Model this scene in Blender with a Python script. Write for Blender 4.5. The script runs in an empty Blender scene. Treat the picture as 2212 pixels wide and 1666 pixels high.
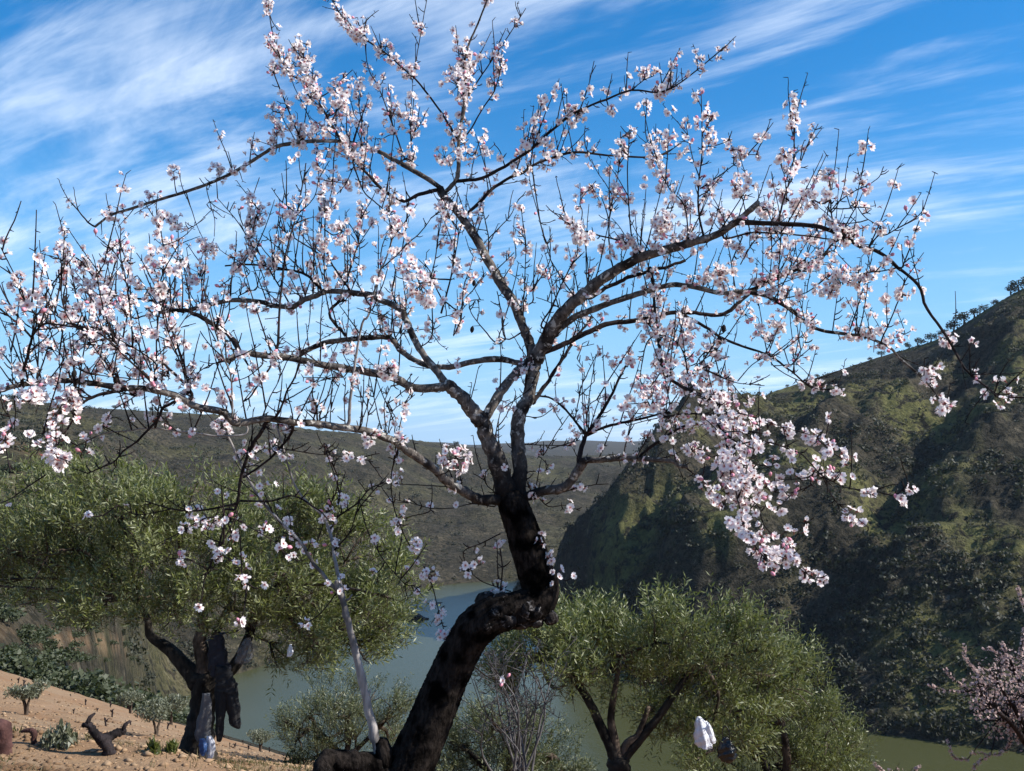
import bpy, math, random
import numpy as np
from mathutils import Vector, Matrix

random.seed(7)
rng = np.random.default_rng(11)
scene = bpy.context.scene
COL = scene.collection
PI = math.pi

# ------------------------------------------------------------------ camera
PITCH = math.radians(3.94)
cam = bpy.data.cameras.new('camera')
cam.sensor_width = 36.0
cam.lens = 35.0
cam.clip_start = 0.05
cam.clip_end = 40000
cam_ob = bpy.data.objects.new('camera', cam)
COL.objects.link(cam_ob)
cam_ob.location = (0, 0, 0)
cam_ob.rotation_euler = (PI / 2 + PITCH, 0, 0)
scene.camera = cam_ob

# ------------------------------------------------------------------ sun, sky, exposure
SUN_EL = math.radians(37)
SUN_AZ = math.radians(97)          # clockwise from +Y: the sun stands to the right
sd = Vector((math.sin(SUN_AZ) * math.cos(SUN_EL), math.cos(SUN_AZ) * math.cos(SUN_EL), math.sin(SUN_EL)))
sun = bpy.data.lights.new('sun', 'SUN')
sun.energy = 5.0
sun.angle = math.radians(0.5)
sun.color = (1.0, 0.95, 0.87)
sun_ob = bpy.data.objects.new('sun', sun)
COL.objects.link(sun_ob)
sun_ob.rotation_euler = sd.to_track_quat('Z', 'Y').to_euler()
sun_ob.location = (30, 0, 40)

world = bpy.data.worlds.new('World')
scene.world = world
world.use_nodes = True
SKY_STRENGTH = 0.105


class NT:
    """tiny node-tree helper"""
    def __init__(self, tree):
        self.t = tree
        self.n = tree.nodes
        self.l = tree.links

    def new(self, kind, **kw):
        nd = self.n.new(kind)
        for k, v in kw.items():
            if k.startswith('in_'):
                nd.inputs[k[3:]].default_value = v
            else:
                setattr(nd, k, v)
        return nd

    def link(self, a, b):
        self.l.new(a, b)

    def sock(self, nd, idx, v):
        if hasattr(v, 'node'):
            self.l.new(v, nd.inputs[idx])
        elif v is not None:
            nd.inputs[idx].default_value = v

    def math(self, op, a, b=None, c=None, clamp=False):
        nd = self.n.new('ShaderNodeMath')
        nd.operation = op
        nd.use_clamp = clamp
        self.sock(nd, 0, a)
        self.sock(nd, 1, b)
        self.sock(nd, 2, c)
        return nd.outputs[0]

    def noise(self, vec, scale, detail=4, rough=0.55, dist=0.0):
        nd = self.n.new('ShaderNodeTexNoise')
        nd.inputs['Scale'].default_value = scale
        nd.inputs['Detail'].default_value = detail
        nd.inputs['Roughness'].default_value = rough
        nd.inputs['Distortion'].default_value = dist
        if vec is not None:
            self.l.new(vec, nd.inputs['Vector'])
        return nd.outputs['Fac']

    def mapping(self, vec, loc=(0, 0, 0), rot=(0, 0, 0), scale=(1, 1, 1)):
        nd = self.n.new('ShaderNodeMapping')
        nd.inputs['Location'].default_value = loc
        nd.inputs['Rotation'].default_value = rot
        nd.inputs['Scale'].default_value = scale
        self.l.new(vec, nd.inputs['Vector'])
        return nd.outputs[0]

    def ramp(self, fac, stops, interp='LINEAR'):
        nd = self.n.new('ShaderNodeValToRGB')
        nd.color_ramp.interpolation = interp
        el = nd.color_ramp.elements
        while len(el) < len(stops):
            el.new(0.5)
        for e, (p, c) in zip(el, stops):
            e.position = p
            e.color = c if len(c) == 4 else (*c, 1)
        self.l.new(fac, nd.inputs[0])
        return nd.outputs[0]

    def smooth(self, v, lo, hi, a=0.0, b=1.0):
        nd = self.n.new('ShaderNodeMapRange')
        nd.interpolation_type = 'SMOOTHSTEP'
        self.l.new(v, nd.inputs[0])
        nd.inputs[1].default_value = lo
        nd.inputs[2].default_value = hi
        nd.inputs[3].default_value = a
        nd.inputs[4].default_value = b
        return nd.outputs[0]

    def mix(self, fac, a, b, blend='MIX'):
        nd = self.n.new('ShaderNodeMix')
        nd.data_type = 'RGBA'
        nd.blend_type = blend
        if hasattr(fac, 'node'):
            self.l.new(fac, nd.inputs[0])
        else:
            nd.inputs[0].default_value = fac
        for i, v in ((6, a), (7, b)):
            if hasattr(v, 'node'):
                self.l.new(v, nd.inputs[i])
            else:
                nd.inputs[i].default_value = v if len(v) == 4 else (*v, 1)
        return nd.outputs[2]

    def bump(self, height, strength, dist=0.02):
        nd = self.n.new('ShaderNodeBump')
        nd.inputs['Strength'].default_value = strength
        nd.inputs['Distance'].default_value = dist
        self.l.new(height, nd.inputs['Height'])
        return nd.outputs[0]


def build_world():
    t = NT(world.node_tree)
    for nd in list(t.n):
        t.n.remove(nd)
    out = t.new('ShaderNodeOutputWorld')
    bg = t.new('ShaderNodeBackground')
    bg.inputs['Strength'].default_value = SKY_STRENGTH
    t.link(bg.outputs[0], out.inputs[0])
    sky = t.new('ShaderNodeTexSky')
    sky.sky_type = 'NISHITA'
    sky.sun_disc = False
    sky.sun_elevation = SUN_EL
    sky.sun_rotation = SUN_AZ
    sky.altitude = 300
    sky.air_density = 1.0
    sky.dust_density = 0.25
    sky.ozone_density = 3.0
    tc = t.new('ShaderNodeTexCoord')
    sep = t.new('ShaderNodeSeparateXYZ')
    t.link(tc.outputs['Generated'], sep.inputs[0])
    # cirrus sheet: the view direction projected on a high, flat layer
    zc = t.math('ADD', t.math('MAXIMUM', sep.outputs[2], 0.0), 0.16)
    px = t.math('DIVIDE', sep.outputs[0], zc)
    py = t.math('DIVIDE', sep.outputs[1], zc)
    comb = t.new('ShaderNodeCombineXYZ')
    t.link(px, comb.inputs[0])
    t.link(py, comb.inputs[1])
    p = comb.outputs[0]
    # warp a little so that the streaks bend
    pr = t.mapping(p, rot=(0, 0, 0.55))
    cover = t.noise(t.mapping(pr, loc=(0.4, 2.7, 0), scale=(0.45, 0.9, 1)), 1.0, 3, 0.5, 0.4)
    wisps = t.noise(t.mapping(pr, loc=(1.2, 7.6, 0), scale=(0.75, 2.6, 1)), 1.0, 9, 0.62, 0.9)
    fine = t.noise(t.mapping(pr, loc=(5.0, 2.0, 2), scale=(2.0, 9.0, 1)), 1.0, 7, 0.6, 1.1)
    soft = t.noise(t.mapping(pr, loc=(0, 0, 5), scale=(1.2, 2.0, 1)), 1.6, 5, 0.55, 0.4)
    s = t.math('ADD', t.math('MULTIPLY', wisps, 0.58), t.math('MULTIPLY', fine, 0.24))
    s = t.math('ADD', s, t.math('MULTIPLY', soft, 0.20))
    # more cloud to the left of the valley than to the right
    side = t.smooth(px, -1.8, 1.6, -0.02, -0.015)
    s = t.math('ADD', s, t.math('ADD', t.math('MULTIPLY', t.math('SUBTRACT', cover, 0.5), 0.55), side))
    m = t.smooth(s, 0.44, 0.73)
    m = t.math('MULTIPLY', m, t.smooth(sep.outputs[2], -0.01, 0.03, 0.0, 0.72))
    deep = t.new('ShaderNodeHueSaturation')
    deep.inputs['Saturation'].default_value = 1.42
    deep.inputs['Value'].default_value = 1.12
    t.link(sky.outputs[0], deep.inputs['Color'])
    # thin pale veil low over the horizon, all round
    veil = t.smooth(sep.outputs[2], 0.0, 0.32, 0.85, 0.0)
    low = t.mix(veil, deep.outputs[0], (1.9, 4.0, 6.7))
    col = t.mix(m, low, (7.4, 8.2, 9.2))
    t.link(col, bg.inputs['Color'])


build_world()

vs = scene.view_settings
vs.view_transform = 'Standard'
vs.look = 'None'
vs.exposure = 0.62
vs.gamma = 1.0
vs.use_curve_mapping = False
scene.render.engine = 'CYCLES'

# ------------------------------------------------------------------ helpers
F = 2150.0
CX, CY = 1106.0, 833.0
cp, sp = math.cos(PITCH), math.sin(PITCH)


def uv_r(vx, vy):
    """direction of a place seen in the photograph: x/y and z/y"""
    a = (vx - CX) / F
    b = (CY - vy) / F
    Y = cp - b * sp
    return a / Y, (sp + b * cp) / Y


def at(vx, vy, d):
    u, r = uv_r(vx, vy)
    return np.array((u * d, d, r * d))


def mesh_from(name, V, F4=None, F3=None, mats=(), smooth=True, mi4=None, mi3=None, uv4=None, uv3=None):
    me = bpy.data.meshes.new(name)
    V = np.asarray(V, np.float32).reshape(-1, 3)
    n4 = 0 if F4 is None else len(F4)
    n3 = 0 if F3 is None else len(F3)
    me.vertices.add(len(V))
    me.vertices.foreach_set('co', V.ravel())
    loops = []
    if n4:
        loops.append(np.asarray(F4, np.int32).ravel())
    if n3:
        loops.append(np.asarray(F3, np.int32).ravel())
    loops = np.concatenate(loops)
    me.loops.add(len(loops))
    me.loops.foreach_set('vertex_index', loops)
    tot = np.concatenate([np.full(n4, 4, np.int32), np.full(n3, 3, np.int32)])
    st = np.concatenate([[0], np.cumsum(tot)[:-1]]).astype(np.int32)
    me.polygons.add(n4 + n3)
    me.polygons.foreach_set('loop_start', st)
    me.polygons.foreach_set('loop_total', tot)
    if smooth:
        me.polygons.foreach_set('use_smooth', np.ones(n4 + n3, bool))
    for m in mats:
        me.materials.append(m)
    if mi4 is not None or mi3 is not None:
        a = np.zeros(n4, np.int32) if mi4 is None else np.asarray(mi4, np.int32)
        b = np.zeros(n3, np.int32) if mi3 is None else np.asarray(mi3, np.int32)
        me.polygons.foreach_set('material_index', np.concatenate([a, b]))
    if uv4 is not None or uv3 is not None:
        lay = me.uv_layers.new(name='UVMap')
        a = np.zeros((n4 * 4, 2)) if uv4 is None else np.asarray(uv4).reshape(-1, 2)
        b = np.zeros((n3 * 3, 2)) if uv3 is None else np.asarray(uv3).reshape(-1, 2)
        lay.data.foreach_set('uv', np.concatenate([a, b]).astype(np.float32).ravel())
    me.update(calc_edges=True)
    return me


class MB:
    """collects shapes (quads and triangles) into one mesh"""
    def __init__(self):
        self.V, self.q, self.t = [], [], []
        self.mq, self.mt = [], []
        self.uq, self.ut = [], []
        self.n = 0

    def add(self, V, q=None, t=None, mi=0, uq=None, ut=None):
        V = np.asarray(V, float).reshape(-1, 3)
        if q is not None and len(q):
            q = np.asarray(q, int)
            self.q.append(q + self.n)
            self.mq.append(np.broadcast_to(np.asarray(mi), (len(q),)))
            self.uq.append(np.zeros((len(q), 4, 2)) if uq is None else uq)
        if t is not None and len(t):
            t = np.asarray(t, int)
            self.t.append(t + self.n)
            self.mt.append(np.broadcast_to(np.asarray(mi), (len(t),)))
            self.ut.append(np.zeros((len(t), 3, 2)) if ut is None else ut)
        self.V.append(V)
        self.n += len(V)

    def tube(self, P, R, sides=6, cap=True, mi=0, bumpy=0.0, seed=0):
        P = np.asarray(P, float)
        R = np.broadcast_to(np.asarray(R, float), (len(P),))
        n = len(P)
        T = np.gradient(P, axis=0)
        T /= np.linalg.norm(T, axis=1)[:, None] + 1e-12
        ref = np.array((0.3, -0.9, 0.2))
        if abs(T[0] @ ref) > 0.9:
            ref = np.array((0.0, 0.2, 1.0))
        N = np.zeros((n, 3))
        v = ref - T[0] * (T[0] @ ref)
        for i in range(n):
            v = v - T[i] * (T[i] @ v)
            v /= np.linalg.norm(v) + 1e-12
            N[i] = v
        B = np.cross(T, N)
        a = np.arange(sides) * 2 * PI / sides
        ca, sa = np.cos(a), np.sin(a)
        rr = R[:, None] * np.ones((n, sides))
        if bumpy:
            g = np.random.default_rng(seed)
            rr = rr * (1 + bumpy * (g.random((n, sides)) - 0.5) * 2)
        V = P[:, None, :] + rr[:, :, None] * (ca[None, :, None] * N[:, None, :] + sa[None, :, None] * B[:, None, :])
        V = V.reshape(-1, 3)
        i = np.arange(n - 1)[:, None] * sides
        j = np.arange(sides)[None, :]
        j2 = (j + 1) % sides
        q = np.stack([i + j, i + j2, i + sides + j2, i + sides + j], -1).reshape(-1, 4)
        t = None
        if cap:
            V = np.concatenate([V, P[:1] - T[:1] * R[0] * 0.3, P[-1:] + T[-1:] * R[-1] * 0.6])
            c0, c1 = n * sides, n * sides + 1
            jj = np.arange(sides)
            k2 = (jj + 1) % sides
            t = np.concatenate([np.stack([np.full(sides, c0), k2, jj], -1),
                                np.stack([np.full(sides, c1), (n - 1) * sides + jj, (n - 1) * sides + k2], -1)])
        self.add(V, q, t, mi)

    def arrays(self):
        V = np.concatenate(self.V) if self.V else np.zeros((0, 3))
        q = np.concatenate(self.q) if self.q else None
        t = np.concatenate(self.t) if self.t else None
        mq = np.concatenate(self.mq) if self.mq else None
        mt = np.concatenate(self.mt) if self.mt else None
        uq = np.concatenate(self.uq) if self.uq else None
        ut = np.concatenate(self.ut) if self.ut else None
        return V, q, t, mq, mt, uq, ut

    def mesh(self, name, mats, smooth=True, origin=(0, 0, 0)):
        V, q, t, mq, mt, uq, ut = self.arrays()
        return mesh_from(name, V - np.asarray(origin), q, t, mats, smooth, mq, mt, uq, ut)


def link(name, me, parent=None, loc=None):
    o = bpy.data.objects.new(name, me)
    COL.objects.link(o)
    if parent is not None:
        o.parent = parent
    if loc is not None:
        o.location = loc
    return o


def tag(o, label=None, cat=None, group=None, kind=None):
    if label:
        o['label'] = label
    if cat:
        o['category'] = cat
    if group:
        o['group'] = group
    if kind:
        o['kind'] = kind
    return o


def empty(name, loc):
    o = bpy.data.objects.new(name, None)
    o.empty_display_size = 0.2
    COL.objects.link(o)
    o.location = tuple(float(c) for c in loc)
    return o


def copy_tree(o, parent=None):
    c = o.copy()
    COL.objects.link(c)
    c.parent = parent
    for ch in [k for k in o.children]:
        copy_tree(ch, c)
    return c


def crom(P, k=4):
    """Catmull-Rom through the rows of P (any number of columns)"""
    P = np.asarray(P, float)
    if len(P) < 3:
        t = np.linspace(0, 1, k + 1)[:, None]
        return P[0] * (1 - t) + P[-1] * t
    E = np.concatenate([[2 * P[0] - P[1]], P, [2 * P[-1] - P[-2]]])
    out = []
    for i in range(1, len(E) - 2):
        p0, p1, p2, p3 = E[i - 1], E[i], E[i + 1], E[i + 2]
        for j in range(k):
            t = j / k
            out.append(0.5 * ((2 * p1) + (-p0 + p2) * t + (2 * p0 - 5 * p1 + 4 * p2 - p3) * t * t
                              + (-p0 + 3 * p1 - 3 * p2 + p3) * t ** 3))
    out.append(E[-2])
    return np.array(out)


# numpy gradient noise
_perm = np.random.default_rng(3).permutation(256)
_perm = np.concatenate([_perm, _perm])
_ang = np.random.default_rng(5).random(256) * 2 * PI
_gx, _gy = np.cos(_ang), np.sin(_ang)


def pnoise(x, y):
    xi = np.floor(x).astype(int)
    yi = np.floor(y).astype(int)
    xf, yf = x - xi, y - yi
    xi &= 255
    yi &= 255
    u = xf * xf * xf * (xf * (xf * 6 - 15) + 10)
    v = yf * yf * yf * (yf * (yf * 6 - 15) + 10)

    def g(ix, iy, dx, dy):
        h = _perm[_perm[ix & 255] + (iy & 255)]
        return _gx[h] * dx + _gy[h] * dy
    a = g(xi, yi, xf, yf)
    b = g(xi + 1, yi, xf - 1, yf)
    c = g(xi, yi + 1, xf, yf - 1)
    d = g(xi + 1, yi + 1, xf - 1, yf - 1)
    return (a + u * (b - a) + v * ((c + u * (d - c)) - (a + u * (b - a)))) * 1.5


def fbm(x, y, o=4, ridged=False):
    s, a, f, n = 0, 1.0, 1.0, 0.0
    for i in range(o):
        v = pnoise(x * f + 17.3 * i, y * f - 9.1 * i)
        if ridged:
            v = 1 - 2 * np.abs(v)
        s = s + a * v
        n += a
        a *= 0.5
        f *= 2.03
    return s / n


def material(name):
    m = bpy.data.materials.new(name)
    m.use_nodes = True
    t = NT(m.node_tree)
    b = t.n['Principled BSDF']
    return m, t, b

# ------------------------------------------------------------------ materials
def bark(name, dark, light, scale=30.0, bump=0.6, stretch=0.35, lich=None):
    m, t, b = material(name)
    tc = t.new('ShaderNodeTexCoord')
    p = tc.outputs['Object']
    n1 = t.noise(t.mapping(p, scale=(1, 1, stretch)), scale, 6, 0.65, 0.4)
    n2 = t.noise(p, scale * 0.25, 3, 0.5)
    c = t.ramp(n1, [(0.3, dark), (0.72, light)])
    c = t.mix(t.smooth(n2, 0.42, 0.68), c, tuple(0.55 * v for v in dark))
    if lich:
        n3 = t.noise(p, scale * 0.7, 4, 0.6, 0.6)
        c = t.mix(t.smooth(n3, 0.56, 0.66), c, lich)
    t.link(c, b.inputs['Base Color'])
    b.inputs['Roughness'].default_value = 0.9
    b.inputs['Specular IOR Level'].default_value = 0.2
    t.link(t.bump(n1, bump, 0.012), b.inputs['Normal'])
    return m


M_TRUNK = bark('almond_trunk_bark', (0.0016, 0.0013, 0.0012), (0.036, 0.029, 0.025), 52, 1.0, 0.3)
M_TRUNK.node_tree.nodes['Principled BSDF'].inputs['Specular IOR Level'].default_value = 0.03
M_BURR = bark('almond_burr_bark', (0.005, 0.0045, 0.0045), (0.07, 0.06, 0.056), 46, 1.0, 0.8, (0.15, 0.14, 0.135))
M_BURR.node_tree.nodes['Principled BSDF'].inputs['Specular IOR Level'].default_value = 0.03
M_LIMB = bark('almond_limb_bark', (0.026, 0.021, 0.019), (0.23, 0.20, 0.175), 48, 0.9, 0.6, (0.44, 0.415, 0.37))


def darken_at_crotch(m, point, r0, r1, col):
    t = NT(m.node_tree)
    b = t.n['Principled BSDF']
    src = b.inputs['Base Color'].links[0].from_socket
    tc = t.new('ShaderNodeTexCoord')
    vm = t.new('ShaderNodeVectorMath', operation='DISTANCE')
    t.link(tc.outputs['Object'], vm.inputs[0])
    vm.inputs[1].default_value = point
    n = t.noise(tc.outputs['Object'], 14, 4, 0.6)
    dd = t.math('ADD', vm.outputs['Value'], t.math('MULTIPLY', t.math('SUBTRACT', n, 0.5), 0.30))
    t.link(t.mix(t.smooth(dd, r0, r1), col, src), b.inputs['Base Color'])


# the old black bark of the trunk runs a little way up the limbs
darken_at_crotch(M_LIMB, tuple(float(c) for c in at(1108, 1080, 4.5)), 0.05, 0.34, (0.010, 0.0085, 0.008))
M_TWIG = bark('almond_twig_bark', (0.009, 0.006, 0.006), (0.042, 0.029, 0.027), 60, 0.5, 0.5)
M_CANE = bark('almond_cane_bark', (0.11, 0.098, 0.09), (0.45, 0.415, 0.395), 26, 0.6, 0.12)
M_OLIVE_BARK = bark('olive_bark', (0.008, 0.007, 0.006), (0.055, 0.045, 0.036), 22, 1.0, 0.3)
M_OLIVE_LIMB = bark('olive_limb_bark', (0.030, 0.022, 0.016), (0.14, 0.105, 0.08), 26, 0.9, 0.35)
M_DEAD = bark('dead_wood', (0.010, 0.008, 0.009), (0.055, 0.042, 0.042), 40, 1.0, 0.4)
M_REDWOOD = bark('red_brown_wood', (0.030, 0.014, 0.012), (0.13, 0.065, 0.055), 40, 1.0, 0.5)


def leaf_mat(name, c1, c2, under, trans=0.25, rough=0.45):
    m, t, b = material(name)
    out = t.n['Material Output']
    geo = t.new('ShaderNodeNewGeometry')
    c = t.mix(geo.outputs['Random Per Island'], c1, c2)
    c = t.mix(geo.outputs['Backfacing'], c, under)
    t.link(c, b.inputs['Base Color'])
    b.inputs['Roughness'].default_value = rough
    b.inputs['Specular IOR Level'].default_value = 0.4
    tr = t.new('ShaderNodeBsdfTranslucent')
    t.link(t.mix(0.5, c, (0.16, 0.20, 0.03)), tr.inputs['Color'])
    mx = t.new('ShaderNodeMixShader')
    mx.inputs[0].default_value = trans
    t.link(b.outputs[0], mx.inputs[1])
    t.link(tr.outputs[0], mx.inputs[2])
    t.link(mx.outputs[0], out.inputs[0])
    return m


M_OLIVE_LEAF = leaf_mat('olive_leaf', (0.052, 0.072, 0.014), (0.180, 0.200, 0.052), (0.200, 0.215, 0.105), 0.30)
M_YOUNG_LEAF = leaf_mat('young_olive_leaf', (0.060, 0.078, 0.028), (0.13, 0.145, 0.060), (0.15, 0.16, 0.09), 0.22)
M_GREY_LEAF = leaf_mat('grey_shrub_leaf', (0.085, 0.095, 0.055), (0.15, 0.155, 0.10), (0.15, 0.16, 0.11), 0.18)
M_SCRUB = leaf_mat('scrub_leaf', (0.016, 0.019, 0.011), (0.042, 0.045, 0.024), (0.035, 0.038, 0.023), 0.1, 0.7)
M_BUSH = leaf_mat('green_bush_leaf', (0.022, 0.033, 0.013), (0.055, 0.068, 0.026), (0.055, 0.065, 0.032), 0.15, 0.6)
M_WEED = leaf_mat('weed_leaf', (0.06, 0.085, 0.015), (0.14, 0.15, 0.035), (0.10, 0.12, 0.035), 0.3)
M_DRY = leaf_mat('dry_grass', (0.22, 0.17, 0.08), (0.36, 0.29, 0.15), (0.26, 0.21, 0.11), 0.2, 0.7)


def petal_mat(name, tip1, tip2, base, trans=0.35):
    m, t, b = material(name)
    out = t.n['Material Output']
    geo = t.new('ShaderNodeNewGeometry')
    uv = t.new('ShaderNodeUVMap')
    sep = t.new('ShaderNodeSeparateXYZ')
    t.link(uv.outputs[0], sep.inputs[0])
    c = t.mix(geo.outputs['Random Per Island'], tip1, tip2)
    f = t.smooth(sep.outputs[1], 0.08, 0.50, 1.0, 0.0)
    c = t.mix(t.math('MULTIPLY', f, 0.85), c, base)
    d = t.new('ShaderNodeBsdfDiffuse')
    t.link(c, d.inputs['Color'])
    tr = t.new('ShaderNodeBsdfTranslucent')
    t.link(c, tr.inputs['Color'])
    mx = t.new('ShaderNodeMixShader')
    mx.inputs[0].default_value = trans
    t.link(d.outputs[0], mx.inputs[1])
    t.link(tr.outputs[0], mx.inputs[2])
    t.link(mx.outputs[0], out.inputs[0])
    return m


def plain(name, col, rough=0.6, spec=0.3, var=0.0, scale=20):
    m, t, b = material(name)
    if var:
        tc = t.new('ShaderNodeTexCoord')
        n = t.noise(tc.outputs['Object'], scale, 4, 0.6)
        c = t.mix(n, tuple(v * (1 - var) for v in col), tuple(min(1, v * (1 + var)) for v in col))
        t.link(c, b.inputs['Base Color'])
    else:
        b.inputs['Base Color'].default_value = (*col, 1)
    b.inputs['Roughness'].default_value = rough
    b.inputs['Specular IOR Level'].default_value = spec
    return m


M_PETAL = petal_mat('almond_petal', (0.96, 0.94, 0.92), (0.95, 0.87, 0.87), (0.78, 0.36, 0.42), 0.42)
M_PETAL_PINK = petal_mat('pink_almond_petal', (0.62, 0.50, 0.46), (0.48, 0.35, 0.33), (0.34, 0.16, 0.13), 0.3)
M_BUD = plain('almond_bud', (0.72, 0.30, 0.38), 0.6)
M_CALYX = plain('almond_calyx', (0.22, 0.055, 0.045), 0.6)
M_STAMEN = plain('almond_stamen', (0.72, 0.42, 0.20), 0.6)
M_NUT = plain('old_almond_husk', (0.018, 0.015, 0.014), 0.9, 0.1)

# ------------------------------------------------------------------ land
WATER_Z = -80.0


def skyl(pts):
    """skyline points of the photograph -> (u, r)"""
    return np.array([uv_r(x, y) for x, y in pts])


_L = skyl([(-600, 800), (-200, 850), (0, 866), (150, 880), (400, 892), (480, 896), (600, 915), (680, 930), (770, 934),
           (940, 956), (1000, 962), (1150, 986), (1240, 984), (1400, 978), (1560, 972), (2212, 975)])
_Rr = np.array([(0.0, -0.165), (0.035, -0.145), (0.055, -0.095), (0.08, -0.055), (0.11, -0.028), (0.16, -0.003)]
               + [uv_r(x, y) for x, y in ((1545, 935), (1635, 858), (1750, 820), (1910, 768), (2030, 735),
                                          (2130, 668), (2212, 620), (2500, 520), (3200, 420))])


def near_z(x, y):
    shelf = -1.58 - 0.015 * y + 0.0 * x
    cross = np.interp(y, [-50, 10, 16, 30, 500], [0.10, 0.10, 0.14, 0.288, 0.288])
    plane = -0.35 - 0.2647 * y - cross * (x + 0.317 * y)
    k = 0.22
    h = np.clip(0.5 + 0.5 * (plane - shelf) / k, 0, 1)
    z = plane * (1 - h) + shelf * h - k * h * (1 - h)
    # the bank the almond tree grows from
    z = z + 0.16 * np.exp(-(((x + 0.62) / 0.75) ** 2 + ((y - 4.5) / 0.6) ** 2))
    # an old furrow bank left of it
    s = (y - 7.6) + 0.25 * (x + 3.5)
    z = z + 0.16 * np.exp(-(s / 0.38) ** 2) * np.clip((-1.6 - x) / 1.0, 0, 1) * np.clip((x + 9) / 2, 0, 1)
    dd = np.hypot(x, y)
    z = z + 0.05 * fbm(x * 0.9, y * 0.9, 4) + 0.5 * fbm(x * 0.03 + 5, y * 0.03, 3) * np.clip((dd - 12) / 40, 0, 1)
    z = z + 0.05 * np.sin((x * 0.55 + y * 0.84) * 2 * PI / 1.6) * np.clip((dd - 10) / 10, 0, 1) * np.clip((90 - dd) / 30, 0, 1)
    return z


_ug = np.linspace(-1.7, 1.7, 3401)
_gk = np.exp(-(np.arange(-60, 61) / 17.0) ** 2)
_gk /= _gk.sum()


def sinterp(u, xs, ys):
    """rounded linear interpolation"""
    t = np.interp(_ug, xs, ys)
    t = np.convolve(np.pad(t, 60, mode='edge'), _gk, mode='valid')
    return np.interp(u, _ug, t)


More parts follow.
